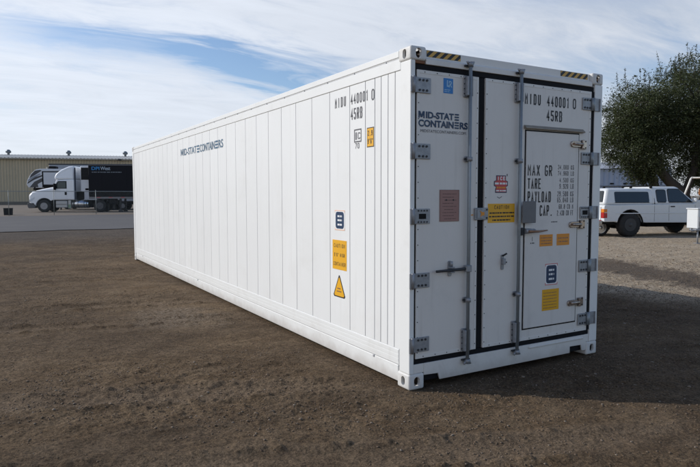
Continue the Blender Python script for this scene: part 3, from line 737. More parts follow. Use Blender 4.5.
# small access door
g = G()
for q in ((1.332, 1.344, .352, 2.272), (2.083, 2.094, .352, 2.272), (1.3445, 2.0825, .352, .364), (1.3445, 2.0825, 2.260, 2.272)): g.box(q[0], q[1], YD-.004, YD+.001, q[2], q[3], RUBBER, .001)
sub(g, 'access_door_seal', dr)
g = G(); g.box(1.3450, 2.0822, YD-.010, YD-.0005, .3645, 2.2595, ACCESS, .004); sub(g, 'access_door', dr)
g = G(); g.poly([(1.318, -.0005, 2.277), (1.318, -.030, 2.280), (1.318, -.032, 2.288), (1.318, -.0005, 2.316)], (.832, 0, 0), WORNALU, .002); sub(g, 'drip_rail', dr)
AF = DOORF(YD-.010)
for zc, tilt in ((2.162, 0), (1.356, 0), (.558, 0)):
    g = G(); z0, z1 = zc-.030, zc+.030
    g.box(2.11, 2.145, -.036, -.003, zc-.045, zc+.045, STAINLESS, .006); g.box(2.145, 2.20, -.012, -.003, zc-.045, zc+.045, STAINLESS, .003)
    plate(g, AF, rect(1.955, 2.108, z0, z1, .028, 4), .0005, .016, STAINLESS, .004)
    g.tube([(1.985, -.030, zc), (2.11, -.033, zc)], [.014, .016], STAINLESS, 10)
    for zz_ in (zc-.032, zc+.032): g.cyl((2.180, -.017, zz_), (2.180, -.012, zz_), .007, DARKSTEEL, 8)
    sub(g, 'access_hinge', dr)
g = G(); g.box(1.259, 1.433, -.062, -.055, 1.390, 1.596, mat('cover_grey', (.16, .16, .165), .55, .2, var=.2, scale=8), .004); g.box(1.261, 1.431, -.0545, -.050, 1.393, 1.593, GALV, .002); g.box(1.33, 1.37, -.05, -.012, 1.42, 1.57, GALV, .004); sub(g, 'latch_cover', dr, label='grey metal latch cover plate beside lock rod')
g = G(); g.box(1.275, 1.320, -.030, -.0125, 1.272, 1.345, DARKSTEEL, .005); g.cyl((1.315, -.034, 1.312), (1.445, -.034, 1.312), .026, GALV, 10, .020)
g.tube([(1.34, -.058, 1.310), (1.48, -.055, 1.306), (1.61, -.045, 1.312)], [.013, .011, .006], COPPER, 8); sub(g, 'latch_handle', dr)

# lettering and stickers on the doors
g = G(); logo_m(g, DF, .080, .146, 2.303, 2.361, NAVYINK, .235); font_text(g, DF, 'ID-STAT', .160, .463, 2.303, 2.361, NAVYINK, bold=.036); ebars(g, DF, .473, .520, 2.303, 2.361, NAVYINK); sub(g, 'lettering', dl)
g = G(); font_text(g, DF, 'CONTAIN', .080, .462, 2.2315, 2.2915, NAVYINK, bold=.036); ebars(g, DF, .473, .520, 2.2325, 2.2905, NAVYINK); font_text(g, DF, 'RS', .530, .622, 2.2315, 2.2915, NAVYINK, bold=.036); sub(g, 'lettering', dl)
g = G(); font_text(g, DF, 'MIDSTATECONTAINERS.COM', .104, .600, 2.186, 2.210, GREYINK, bold=0); sub(g, 'lettering', dl)
g = G(); plate(g, DF, rect(.347, .452, 2.530, 2.658), .0003, .0018, BLUE); 
WB = mat('pale_blue_print', (.35, .55, .72), .5, var=.05)
stroke(g, DF, [(.388, 2.638), (.388, 2.592), (.412, 2.592)], .011, .0022, WB)
stroke(g, DF, [(.408, 2.585), (.408, 2.632), (.428, 2.632), (.433, 2.622), (.428, 2.611), (.410, 2.611)], .009, .0025, WB); stroke(g, DF, [(.418, 2.608), (.434, 2.586)], .009, .0028, WB)
scribble(g, DF, .358, .425, 2.556, .007, WB, .0022, 1); scribble(g, DF, .358, .41, 2.542, .006, WB, .0022, 2); sub(g, 'sticker', dl, label='square blue sticker with white letters')
g = G(); plate(g, DF, rect(.314, .531, 1.425, 1.701), .0003, .004, PINK, .001); DKP = mat('plate_print', (.13, .065, .06), .5)
for k in range(9):
    z = 1.445+k*.027
    scribble(g, DF, .345+(.02 if k % 3 == 0 else 0), .50-(.03 if k % 2 else 0), z, .006, DKP, .0043, k)
g.cyl((.385, -.004, 1.612), (.385, -.001, 1.612), .008, DARKSTEEL, 8); g.cyl((.465, -.004, 1.612), (.465, -.001, 1.612), .008, DARKSTEEL, 8); 
for q in ((.314, .3165, 1.425, 1.701), (.5285, .531, 1.425, 1.701), (.317, .528, 1.425, 1.4275), (.317, .528, 1.6985, 1.701)): g.box(q[0], q[1], YD-.0055, YD-.0042, q[2], q[3], DKP)
sub(g, 'data_plate', dl, label='brownish pink data plate with small print')
g = G(); text(g, DF, 'MIDU', 1.323, 1.535, 2.510, 2.612, BLACKINK, gap=.5); sub(g, 'lettering', dr)
g = G(); text(g, DF, '440001', 1.621, 1.938, 2.510, 2.612, BLACKINK, gap=.4); sub(g, 'lettering', dr)
g = G(); text(g, DF, '0', 1.989, 2.037, 2.510, 2.612, BLACKINK); sub(g, 'lettering', dr)
g = G(); text(g, DF, '45RB', 1.619, 1.838, 2.370, 2.474, BLACKINK, gap=.4); sub(g, 'lettering', dr)
for st, a, b, z0, z1 in (('MAX', 1.366, 1.530, 1.838, 1.943), ('GR', 1.598, 1.700, 1.838, 1.943), ('TARE', 1.367, 1.547, 1.712, 1.814), ('PAYLOAD', 1.370, 1.690, 1.583, 1.690), ('CAP.', 1.537, 1.716, 1.450, 1.556)):
    g = G(); text(g, AF, st, a, b, z0, z1, BLACKINK, gap=.36, th=.128); sub(g, 'lettering', dr)
for st, z0, z1 in (('34.000 KG', 1.906, 1.951), ('74.960 LB', 1.846, 1.891), (' 4.500 KG', 1.778, 1.823), (' 9.920 LB', 1.716, 1.765), ('29.500 KG', 1.640, 1.691), ('65.040 LB', 1.580, 1.631), (' 68.8 CU M', 1.516, 1.563), ('2.430 CU FT', 1.450, 1.502)):
    k_ = max(i for i, ch in enumerate(st) if ch == ' ' and st[:i].strip() and i < len(st)-2 and st[:i].strip()[0].isdigit() and ' ' not in st[:i].strip())
    for part in (st[:k_]+' '*(len(st)-k_), ' '*k_+st[k_:]):
        g = G(); text(g, AF, part, 1.782, 2.016, z0, z1, GREYINK, gap=.42, th=.12); sub(g, 'lettering', dr)
g = G(); pts = [(.962, 1.675), (1.106, 1.675), (1.106, 1.712), (1.096, 1.728), (1.120, 1.740), (1.120, 1.782), (1.094, 1.790), (1.094, 1.836), (.972, 1.836), (.972, 1.790), (.945, 1.782), (.945, 1.740), (.972, 1.728), (.962, 1.712)]
plate(g, DF, pts, .0003, .0018, NAVYINK); cx, cz = 1.033, 1.755
plate(g, DF, [((s-cx)*.88+cx, (z-cz)*.90+cz) for s, z in pts], .0019, .0024, REDV)
text(g, DF, 'ICE', .986, 1.082, 1.790, 1.826, STICKWHITE, d=.0028, th=.24)
scribble(g, DF, .956, 1.108, 1.752, .018, STICKWHITE, .0028, 3); scribble(g, DF, .978, 1.095, 1.716, .015, ORANGE, .0028, 4); scribble(g, DF, .972, 1.096, 1.688, .013, STICKWHITE, .0028, 5)
sub(g, 'sticker', dr, label='red and white sticker reading ICE')
g = G(); plate(g, DF, rect(1.104, 1.116, 1.83, 1.85), .0003, .001, GREYINK); stroke(g, DF, [(.99, 1.638), (1.015, 1.625), (1.045, 1.64)], .006, .001, GREYINK); sub(g, 'scuff_mark', dr)
g = G(); plate(g, DF, rect(.875, 1.212, 1.399, 1.575), .0003, .0018, YELLOW); text(g, DF, 'CAUTION', .955, 1.140, 1.525, 1.560, BLACKINK, d=.0022, th=.16)
for k, (a, b) in enumerate(((.93, 1.16), (.89, 1.205), (.895, 1.205))): scribble(g, DF, a, b, 1.417+k*.033, .013, BLACKINK, .0022, k)
sub(g, 'sticker', dr, label='wide yellow sticker headed CAUTION')
g = G(); plate(g, AF, rect(1.544, 1.726, 1.154, 1.268), .0003, .0018, ORANGE)
for k in range(3): scribble(g, AF, 1.56, 1.71, 1.175+k*.028, .010, COPPER, .0022, k)
sub(g, 'sticker', dr, label='left one of two small orange stickers')
g = G(); plate(g, AF, rect(1.785, 1.968, 1.154, 1.268), .0003, .0018, ORANGE)
for k in range(2): scribble(g, AF, 1.80, 1.95, 1.185+k*.035, .012, COPPER, .0022, k+5)
sub(g, 'sticker', dr, label='right one of two small orange stickers')
g = G(); stroke(g, AF, [(1.444, 1.25), (1.444, 1.212)], .006, .001, GREYINK); scribble(g, AF, 1.418, 1.475, 1.185, .012, GREYINK, .001, 3); scribble(g, AF, 1.70, 1.79, 1.385, .010, GREYINK, .001, 9); sub(g, 'scuff_mark', dr)
def navy(g, F, s0, s1, z0, z1, corner):
    plate(g, F, rect(s0, s1, z0, z1), .0003, .0015, STICKWHITE); w = s1-s0; h = z1-z0
    plate(g, F, rect(s0+w*.08, s1-w*.08, z0+h*.08, z1-h*.08, w*.16), .0016, .0022, NAVYINK)
    for k, zz_ in enumerate((.28, .50, .70)): scribble(g, F, s0+w*.28, s1-w*.28, z0+h*(zz_-.045), h*.09, STICKWHITE, .0026, k+3)
    t_ = w*.035
    for q in (rect(s0, s1, z0, z0+t_), rect(s0, s1, z1-t_, z1), rect(s0, s0+t_, z0+t_*1.1, z0+h*.12), rect(s1-t_, s1, z0+t_*1.1, z0+h*.12), rect(s0, s0+t_, z1-h*.12, z1-t_*1.1), rect(s1-t_, s1, z1-h*.12, z1-t_*1.1)): plate(g, F, q, .0016, .0021, corner)
g = G(); navy(g, AF, 1.632, 1.806, .766, .978, REDV); sub(g, 'sticker', dr, label='dark blue sticker with rounded corners')
g = G(); plate(g, AF, rect(1.594, 1.832, .514, .724), .0003, .0018, YELLOW)
for k in range(6): scribble(g, AF, 1.61, 1.80, .535+k*.03, .007, COPPER, .0022, k)
sub(g, 'sticker', dr, label='lowest yellow sticker full of small print')

# lettering and stickers on the long side; s runs towards the doors
SF = SIDEF(.0088)
def side(g, name, label=None): return P(g, name, None, label)
g = G(); text(g, SF, 'MIDU', -1.318, -1.095, 2.534, 2.634, GREYINK, gap=.6); side(g, 'lettering')
g = G(); text(g, SF, '440001', -1.001, -.678, 2.532, 2.630, GREYINK, gap=.4); side(g, 'lettering')
g = G(); text(g, SF, '0', -.622, -.572, 2.524, 2.626, GREYINK); side(g, 'lettering')
g = G(); text(g, SF, '45RB', -.999, -.782, 2.384, 2.494, GREYINK, gap=.4); side(g, 'lettering')
g = G(); stroke(g, SF, [(-.928, 2.168), (-.806, 2.168), (-.806, 2.282), (-.928, 2.282), 'c'], .012, .0015, GREYINK); 
for k in range(2): stroke(g, SF, [(-.905+k*.018, 2.19), (-.905+k*.018, 2.255)], .010, .0015, GREYINK)
text(g, SF, 'C', -.865, -.820, 2.19, 2.255, GREYINK, th=.16); side(g, 'lettering')
g = G(); text(g, SF, '70', -.916, -.838, 2.102, 2.156, GREYINK); side(g, 'lettering')
g = G(); plate(g, SF, rect(-.700, -.578, 2.100, 2.282), .0003, .0015, BLACKINK); plate(g, SF, rect(-.692, -.586, 2.108, 2.274), .0016, .0020, YELLOW)
text(g, SF, '2.9', -.682, -.600, 2.205, 2.255, BLACKINK, d=.0024, th=.17); text(g, SF, '9\'6"', -.682, -.594, 2.130, 2.180, BLACKINK, d=.0024, th=.17); side(g, 'sticker', 'small upright yellow height sticker with black border')
g = G(); logo_m(g, SF, -7.385, -7.215, 2.397, 2.520, TEALINK, .2); font_text(g, SF, 'ID-STAT', -7.18, -6.33, 2.395, 2.520, TEALINK, bold=.012); ebars(g, SF, -6.30, -6.165, 2.395, 2.520, TEALINK); font_text(g, SF, 'CONTAIN', -6.13, -5.30, 2.393, 2.522, TEALINK, bold=.012); ebars(g, SF, -5.275, -5.14, 2.395, 2.520, TEALINK); font_text(g, SF, 'RS', -5.11, -4.885, 2.393, 2.522, TEALINK, bold=.012); side(g, 'lettering')
g = G(); navy(g, SF, -1.325, -1.120, 1.298, 1.502, PEACH); side(g, 'sticker', 'dark blue sticker with rounded corners and peach edge')
g = G(); plate(g, SF, rect(-1.377, -1.084, .892, 1.196), .0003, .0018, YELLOW)
text(g, SF, 'CAUTION', -1.345, -1.118, 1.118, 1.158, BLACKINK, d=.0022, th=.15); text(g, SF, '9\'6" HIGH', -1.340, -1.122, 1.024, 1.062, BLACKINK, d=.0022, th=.15); text(g, SF, 'CONTAINER', -1.355, -1.106, .930, .970, BLACKINK, d=.0022, th=.15)
side(g, 'sticker', 'square yellow sticker reading CAUTION and HIGH CONTAINER')
g = G(); tri = [(-1.358, .625), (-1.345, .606), (-1.128, .606), (-1.114, .625), (-1.228, .834), (-1.244, .834)]
plate(g, SF, tri, .0003, .0015, BLACKINK); cx, cz = -1.236, .680
plate(g, SF, [((s-cx)*.84+cx, (z-cz)*.84+cz) for s, z in tri], .0016, .0021, YELLOW)
scribble(g, SF, -1.275, -1.20, .690, .013, COPPER, .0025, 1); scribble(g, SF, -1.285, -1.19, .660, .013, COPPER, .0025, 2); side(g, 'sticker', 'yellow warning triangle with black border')

# ------------------------------------------------------------------ wheels
def wheel(parent, c, r, w, dual=False, rim=ALLOY, side=-1, rimr=.56):
    """axle along local y; side -1: outer face at c.y - w/2"""
    x, y, z = c; s = side; g = G()
    prof = [(r*rimr, -w/2), (r*.80, -w/2-.01), (r*.95, -w*.46), (r, -w*.32), (r*.985, -w*.05), (r*.985, w*.05), (r, w*.32), (r*.95, w*.46), (r*.80, w/2+.01), (r*rimr, w/2)]
    g.lathe(prof, TYRE, 'y', 28, c=c)
    n = 26
    for k in range(n):
        a = 2*math.pi*k/n
        M = Matrix.Translation((x, y, z)) @ Matrix.Rotation(a, 4, 'Y')
        g.box(-.016*r/.5, .016*r/.5, -w*.40, -w*.06, r*.985, r*1.012, TYRE, M=M); g.box(-.016*r/.5+.03, .016*r/.5+.03, w*.06, w*.40, r*.985, r*1.012, TYRE, M=M)
    o = g.build('wheel', parent)
    g = G(); yo = s*w/2; dp = s*-1
    prof = [(r*rimr*1.02, yo*1.02), (r*rimr*.93, yo*1.04), (r*rimr*.86, yo*.8), (r*rimr*.62, yo*.62), (r*rimr*.36, yo*.9), (r*rimr*.30, yo*1.05), (r*.05, yo*1.08)]
    g.lathe(prof, rim, 'y', 24, c=c)
    for k in range(8):
        a = 2*math.pi*k/8; rr = r*rimr*.74
        g.cyl((x+rr*math.cos(a), y+yo*.70, z+rr*math.sin(a)), (x+rr*math.cos(a), y+yo*.76, z+rr*math.sin(a)), r*.045, BLACK, 8)
    g.build('rim', o)
    return o

# ------------------------------------------------------------------ white pickup with canopy
pk = thing('pickup_truck', 'white pickup truck with dark canopy windows parked side on under the trees', 'pickup truck', (14.67, 8.07, T(14.67, 8.07)), rad(-17))
WD = 1.68
def arc(cx, cz, r, a0, a1, n=10): return [(cx+r*math.cos(rad(a0+(a1-a0)*k/n)), cz+r*math.sin(rad(a0+(a1-a0)*k/n))) for k in range(n+1)]
low = [(-.98, .50), (-.98, 1.00), (-.95, 1.04), (2.42, 1.07), (2.62, 1.19), (3.4, 1.14), (3.92, 1.02), (4.06, .82), (4.06, .46), (3.55, .42)]
low += arc(3.05, .40, .49, 5, 175)+[(2.5, .44), (.6, .46)]+arc(0, .40, .49, 8, 172)+[(-.52, .50)]
g = G(); g.poly([(s, 0, z) for s, z in low], (0, WD, 0), VEHWHITE, .075, seg=3); g.build('body', pk)
g = G(); g.box(-.9, 3.9, .12, WD-.12, .42, .62, BLACK, .02); g.box(.9, 2.2, .35, .9, .30, .42, BLACK, .03); g.cyl((-.4, .55, .42), (1.4, .6, .40), .05, DARKSTEEL, 10); g.cyl((0, .1, .40), (0, WD-.1, .40), .07, BLACK, 10); g.cyl((3.05, .1, .40), (3.05, WD-.1, .40), .06, BLACK, 10); g.cyl((0, WD/2-.1, .40), (0, WD/2+.1, .40), .16, BLACK, 12)
g.build('chassis', pk)
for s in (0, 3.05):
    g = G(); g.tube([(s+.485*math.cos(rad(a)), .02, .40+.485*math.sin(rad(a))) for a in range(0, 181, 15)], .022, BLACK, 8)
    g.build('wheel_arch_lip', pk)
    g = G(); g.box(s-.46, s+.46, .25, WD-.25, .55, .86, BLACK); g.build('wheel_housing', pk)
g = G(); g.poly([(.93, .022, 1.04), (.945, .022, 1.04), (.945, .168, 1.60), (.93, .168, 1.60)], (0, .02, 0), BLACK); g.build('canopy_seam', pk)
# canopy and cab, leaning inwards
def hull(s0, s1, z0, z1, b0, b1, in0, in1, mt, name, bev=.05):
    g = G(); g.loft([[(s0, in0, z0), (s1, in0, z0), (s1, WD-in0, z0), (s0, WD-in0, z0)], [(b0, in1, z1), (b1, in1, z1), (b1, WD-in1, z1), (b0, WD-in1, z1)]], mt, bev=bev); return g.build(name, pk)
hull(-.965, .92, 1.035, 1.585, -.80, .92, .03, .14, VEHWHITE, 'canopy', .10)
hull(.82, 2.62, 1.05, 1.645, .82, 1.90, .03, .17, VEHWHITE, 'cab', .09)
def slab(q, in0=.03, in1=.15, z0=1.035, z1=1.60, far=False):
    """window on the leaning flank; q in (s, z)"""
    out = []
    for s, z in q:
        k = (z-z0)/(z1-z0); y = in0+(in1-in0)*k-.006; out.append((s, WD-y if far else y, z))
    return out
def window(q, name='window', far=False, in1=.15):
    g = G(); a = slab(q, in1=in1, far=far); g.poly(a, (0, .012 if not far else -.012, 0), GLASS, .004, seg=1)
    cx = sum(p_[0] for p_ in q)/len(q); cz = sum(p_[1] for p_ in q)/len(q)
    o = g.build(name, pk)
    b = slab([((s-cx)*1.05+cx, (z-cz)*1.10+cz) for s, z in q], in1=in1, far=far); b = [(x_, y_+(.005 if not far else -.005), z_) for x_, y_, z_ in b]
    g = G(); g.poly(b, (0, .008 if not far else -.008, 0), BLACK, .002, seg=1); g.build('window_seal', o)
for far in (False, True):
    window(rect(-.56, .74, 1.125, 1.475, .05), far=far)
    window(rect(1.03, 1.40, 1.13, 1.525, .06), far=far, in1=.150)
    window([(1.50, 1.13), (2.40, 1.13), (2.36, 1.17), (1.93, 1.535), (1.88, 1.55), (1.52, 1.55), (1.48, 1.51), (1.47, 1.17)], far=far, in1=.150)
g = G(); g.poly([(2.585, .14, 1.10), (2.585, WD-.14, 1.10), (1.945, WD-.26, 1.575), (1.945, .26, 1.575)], (.014, 0, .018), GLASS, .004, seg=1); g.build('windscreen', pk)
g = G(); g.poly([(-.945, .16, 1.14), (-.945, WD-.16, 1.14), (-.845, WD-.24, 1.50), (-.845, .24, 1.50)], (-.014, 0, .004), GLASS, .004, seg=1); g.build('rear_window', pk)
g = G(); g.box(-1.0, -.981, .16, WD-.16, .56, .99, VEHWHITE, .008); g.box(-1.012, -1.0005, WD/2-.12, WD/2+.12, .80, .86, BLACK, .003); g.build('tailgate', pk)
for y0, y1 in ((-.004, .15), (WD-.15, WD+.004)):
    g = G(); g.box(-1.0, -.86, y0, y1, .62, .80, TAIL, .012); g.box(-.998, -.862, y0+.001, y1-.001, .8005, .92, AMBER, .012); g.build('tail_light', pk)
g = G(); g.box(-1.16, -1.005, .04, WD-.04, .42, .56, CHROME, .02); g.box(-1.15, -1.02, .45, WD-.45, .5605, .568, BLACK); g.build('rear_bumper', pk)
g = G(); g.box(4.0, 4.14, .0, WD, .42, .60, CHROME, .03); g.build('front_bumper', pk)
g = G(); g.box(1.51, 1.68, -.020, -.001, .965, 1.0, BLACK, .008); g.build('door_handle', pk)
for s in (.90, 1.46, 2.48):
    g = G(); g.box(s-.004, s+.004, -.002, .01, .50, 1.03, BLACK); g.build('panel_gap', pk)
g = G(); g.box(-.58, 3.9, -.012, -.0005, .755, .785, VEHWHITE, .004); g.build('side_moulding', pk)
for s in (.1, .86):
    g = G(); g.cyl((s, .12, 1.655), (s, WD-.12, 1.655), .016, BLACK, 8); g.box(s-.04, s+.04, .13, .19, 1.585, 1.66, BLACK, .01); g.box(s-.04, s+.04, WD-.19, WD-.13, 1.585, 1.66, BLACK, .01); g.build('roof_bar', pk)
g = G(); g.box(2.33, 2.42, -.17, .02, 1.12, 1.26, VEHWHITE, .03); g.build('wing_mirror', pk)
for s in (0, 3.05):
    wheel(pk, (s, .12, .395), .395, .25, rim=BLACK if False else mat('dark_wheel', (.06, .06, .062), .5, .4, var=.3), side=-1); wheel(pk, (s, WD-.12, .395), .395, .25, rim=MATS['dark_wheel'], side=1)

# loose wheel behind the pickup's tail
lw = thing('loose_wheel', 'silver alloy wheel with tyre leaning on the ground behind the pickup tail', 'wheel', (14.15, 8.85, T(14.15, 8.85)), rad(-20))
wheel(lw, (0, 0, .29), .30, .2, rim=CHROME, rimr=.66)

# white box trailer with a jack
bt = thing('box_trailer', 'white box trailer on a jack stand at the edge of the yard', 'trailer', (13.87, 5.45, T(13.87, 5.45)), rad(-22))
g = G(); g.box(0, 2.4, 0, .44, .42, .96, VEHWHITE, .012); g.build('body', bt)
g = G(); g.box(-.02, 2.42, -.02, .46, .962, .995, VEHWHITE, .008); g.build('lid', bt)
g = G(); g.box(.02, .14, -.035, -.001, .44, .76, GALV, .006); g.box(.04, .10, -.055, -.036, .50, .62, DARKSTEEL, .006); g.build('latch', bt)
g = G(); g.box(.05, 2.35, .05, .40, .34, .419, DARKSTEEL, .01); g.tube([(.3, .05, .38), (0, -.02, .38), (-.16, .02, .36), (-.2, .03, .42)], .03, GALV, 8); g.box(-.1, .42, -.08, .08, .37, .415, GALV, .01); g.build('chassis', bt)
g = G(); g.cyl((-.01, -.03, .02), (-.01, -.03, .40), .022, GALV, 10); g.box(-.09, .13, -.10, .06, .0, .02, GALV, .004); g.build('jack', bt)
wheel(bt, (1.9, -.1, .28), .28, .18, rim=ALLOY); wheel(bt, (1.9, .54, .28), .28, .18, rim=ALLOY, side=1)

# forklift behind the pickup's bonnet
fk = thing('forklift', 'forklift with white overhead guard and orange body parked behind the pickup', 'forklift', (22.95, 10.58, T(22.95, 10.58)), rad(-17))
OR = mat('forklift_orange', (.45, .16, .03), .5, var=.15); CREAM = mat('guard_cream', (.72, .71, .66), .45, var=.06)
g = G(); g.box(.35, 2.2, .05, 1.15, .35, 1.0, OR, .06); g.box(1.55, 2.35, .05, 1.15, .9, 1.45, OR, .12); g.box(.95, 1.40, .5, 1.1, 1.3, 1.66, OR, .08); g.build('body', fk)
g = G()
for y in (.06, 1.14): g.tube([(.12, y, .9), (.62, y, 2.08), (.66, y, 2.13), (2.2, y, 2.13), (2.25, y, 2.08), (2.25, y, 1.3)], .042, CREAM, 8)
for s in (.7, 1.0, 1.3, 1.6, 1.9): g.cyl((s, .06, 2.13), (s, 1.14, 2.13), .02, CREAM, 6)
g.build('overhead_guard', fk)
g = G(); g.cyl((.64, .06, 2.13), (.58, .06, 2.34), .03, CREAM, 8); g.build('lamp_bracket', fk)
g = G(); g.box(.9, 1.5, .3, .9, 1.0, 1.12, BLACK, .04); g.box(1.42, 1.54, .3, .9, 1.12, 1.62, BLACK, .04); g.build('seat', fk)
g = G(); g.cyl((.5, .6, 1.0), (.72, .6, 1.35), .025, BLACK, 8); g.lathe([(.15, -.012), (.175, 0), (.15, .012), (.135, 0), (.15, -.012)], BLACK, 'z', 18, c=(.72, .6, 1.36)); g.build('steering_wheel', fk)
g = G(); 
for y in (.25, .85): g.box(-.05, .06, y-.06, y+.06, .08, 1.25, DARKSTEEL, .01)
g.box(-.1, -.055, .1, 1.1, .25, .34, DARKSTEEL, .01); g.build('mast', fk)
for y in (.35, .75):
    g = G(); g.box(-1.1, -.102, y-.06, y+.06, .08, .12, DARKSTEEL, .01); g.build('fork', fk)
for s in (.45, 1.8):
    wheel(fk, (s, .08, .33), .33, .22, rim=mat('white_wheel', (.5, .5, .48), .5, var=.1)); wheel(fk, (s, 1.12, .33), .33, .22, rim=MATS['white_wheel'], side=1)

# ------------------------------------------------------------------ semi truck, trailer
TH = math.atan2(-.37, .93); TO = Vector((-.03, 50.23, T(0, 50.2)+.012))
td = Vector((math.cos(TH), math.sin(TH), 0)); tn = Vector((-math.sin(TH), math.cos(TH), 0))
tk = thing('semi_truck', 'white semi truck tractor with high sleeper roof and silver fuel tank', 'truck', TO, TH)
TW = 2.45
hood = [(-1.16, .66), (-1.20, 1.30), (-1.16, 1.46), (-.90, 1.70), (-.2, 1.88), (.50, 2.02), (.86, 2.05), (.86, 1.02), (.62, .98)]+arc(.02, .50, .66, 40, 180)+[(-.66, .62)]
g = G(); secs = []
for yy, k in ((.10, 1.0), (.13, .62), (.20, .30), (.32, .08), (.50, 0), (TW/2, -.06), (TW-.50, 0), (TW-.32, .08), (TW-.20, .30), (TW-.13, .62), (TW-.10, 1.0)):
    secs.append([(s+(.16*k*min(1, (-.80-s)/.3) if s < -.80 else 0), yy, z-(.20*k*min(1, (z-1.2)/.25) if z > 1.2 else 0)) for s, z in hood])
g.loft(secs, TRUCKWHITE, smooth=True); o_ = g.build('hood', tk); o_.data.set_sharp_from_angle(angle=rad(40))
g = G(); g.poly([(-1.20, .1, .32), (-1.28, .1, .50), (-1.26, .1, .76), (-.75, .1, .80), (-.66, .1, .62), (-.70, .1, .34)], (0, TW-.2, 0), mat('bumper_grey', (.10, .10, .105), .5, var=.15), .05); g.build('bumper', tk)
for y in (.09, TW-.39):
    g = G(); g.poly([(-1.12, y, .84), (-1.11, y, 1.02), (-.70, y, 1.26), (-.66, y, 1.18), (-.84, y, .96), (-.98, y, .88)], (0, .30, 0), LENS, .02); g.build('headlight', tk)
g = G(); g.box(-1.235, -1.195, .65, TW-.65, .80, 1.40, BLACK, .02)
for k in range(6): g.box(-1.25, -1.2355, .68, TW-.68, .85+k*.09, .89+k*.09, CHROME, .006)
g.build('grille', tk)
cab = [(.80, .98), (.80, 2.05), (1.00, 2.60), (2.38, 2.66), (2.38, 1.0)]
g = G(); g.poly([(s, .0, z) for s, z in cab], (0, TW, 0), TRUCKWHITE, .08, seg=3); g.build('cab', tk)
g = G()
outl = [(.86, 2.62, 0), (.86, 2.86, .0), (.98, 3.12, .03), (1.37, 3.46, .10), (1.90, 3.72, .18), (2.39, 3.78, .20), (2.39, 2.64, 0)]
secs = [[(s, .02+i_, z) for s, z, i_ in outl], [(s, TW-.02-i_, z) for s, z, i_ in outl]]
g.loft(secs, TRUCKWHITE, bev=.16); g.build('roof_fairing', tk)
g = G(); g.poly([(.845, .20, 2.08), (.845, TW-.20, 2.08), (.995, TW-.25, 2.55), (.995, .25, 2.55)], (-.018, 0, .006), GLASS, .004, seg=1); g.build('windscreen', tk)
g = G(); g.poly([(1.02, -.012, 1.96), (1.74, -.012, 1.96), (1.74, -.012, 2.46), (1.20, -.012, 2.46), (1.08, -.012, 2.30)], (0, .02, 0), mat('tinted_side_glass', (.03, .055, .058), .06, var=.2, spec=.6), .004, seg=1); w_ = g.build('window', tk)
g = G(); g.poly([(.97, -.006, 1.91), (1.80, -.006, 1.91), (1.80, -.006, 2.52), (1.16, -.006, 2.52), (1.02, -.006, 2.33)], (0, .012, 0), BLACK, .003, seg=1); g.build('window_seal', w_)
g = G(); g.box(1.64, 1.80, -.022, -.001, 1.39, 1.64, BLACK, .012); g.build('door_handle', tk)
g = G(); 
for q in ((.90, .912, 1.05, 1.9), (1.80, 1.812, 1.05, 2.56), (.90, 1.80, 1.05, 1.062)): g.box(q[0], q[1], -.003, .01, q[2], q[3], SEAM)
g.build('door', tk)
g = G(); g.box(.86, 1.02, -.28, -.06, 1.80, 2.32, BLACK, .03); g.tube([(1.0, -.1, 2.28), (1.05, .05, 2.3)], .02, BLACK, 6); g.build('mirror', tk)
g = G(); g.cyl((-.62, .18, 1.72), (-.62, .12, 1.92), .02, BLACK, 6); g.box(-.70, -.60, .02, .18, 1.86, 2.06, BLACK, .02); g.build('hood_mirror', tk)
STEPM = mat('step_panel', (.50, .50, .49), .35, .3, var=.12)
g = G(); g.box(.92, 1.80, .02, .6, .36, .92, STEPM, .04); g.box(.94, 1.78, .0, .019, .62, .65, BLACK); g.build('step_box', tk)
g = G(); g.box(1.86, 2.08, .05, .5, .30, .96, STEPM, .02); g.box(1.88, 2.06, .035, .049, .35, .62, mat('green_tank', (.25, .34, .22), .5, var=.1)); g.build('fluid_tank', tk)
g = G(); g.cyl((2.16, .36, .66), (3.42, .36, .66), .33, CHROME, 24); 
for s in (2.3, 2.62, 3.1, 3.3): g.cyl((s-.02, .36, .66), (s+.02, .36, .66), .338, DARKSTEEL, 24)
g.build('fuel_tank', tk)
g = G(); g.box(.2, 5.6, .75, 1.0, .70, .98, BLACK, .01); g.box(.2, 5.6, 1.45, 1.7, .70, .98, BLACK, .01); g.box(-.7, .8, .4, TW-.4, .5, 1.1, BLACK); g.cyl((.02, .1, .5), (.02, TW-.1, .5), .08, BLACK, 10); g.box(3.9, 4.9, .75, 1.7, 1.0, 1.12, BLACK, .03)
g.box(2.42, 2.60, .5, 1.9, .98, 1.7, BLACK, .03); g.box(2.2, 3.6, .62, 1.0, .35, .95, BLACK, .02)
g.build('chassis', tk)
g = G(); g.box(2.392, 2.50, .03, .12, 1.05, 3.62, mat('fairing_navy', (.02, .03, .055), .5), .02); g.box(2.392, 2.50, TW-.12, TW-.03, 1.05, 3.62, MATS['fairing_navy'], .02); g.build('side_extender', tk)
wheel(tk, (.02, .17, .50), .50, .30); wheel(tk, (.02, TW-.17, .50), .50, .30, side=1)
DW = mat('dark_truck_wheel', (.10, .10, .105), .5, .4, var=.2)
for s in (4.33,):
    for y, sd in ((.17, -1), (.50, -1), (TW-.50, 1), (TW-.17, 1)): wheel(tk, (s, y, .50), .50, .28, rim=DW, side=sd)
for y in (.02, TW-.62):
    g = G(); g.box(4.95, 4.98, y, y+.6, .2, .9, BLACK); g.build('mudflap', tk)

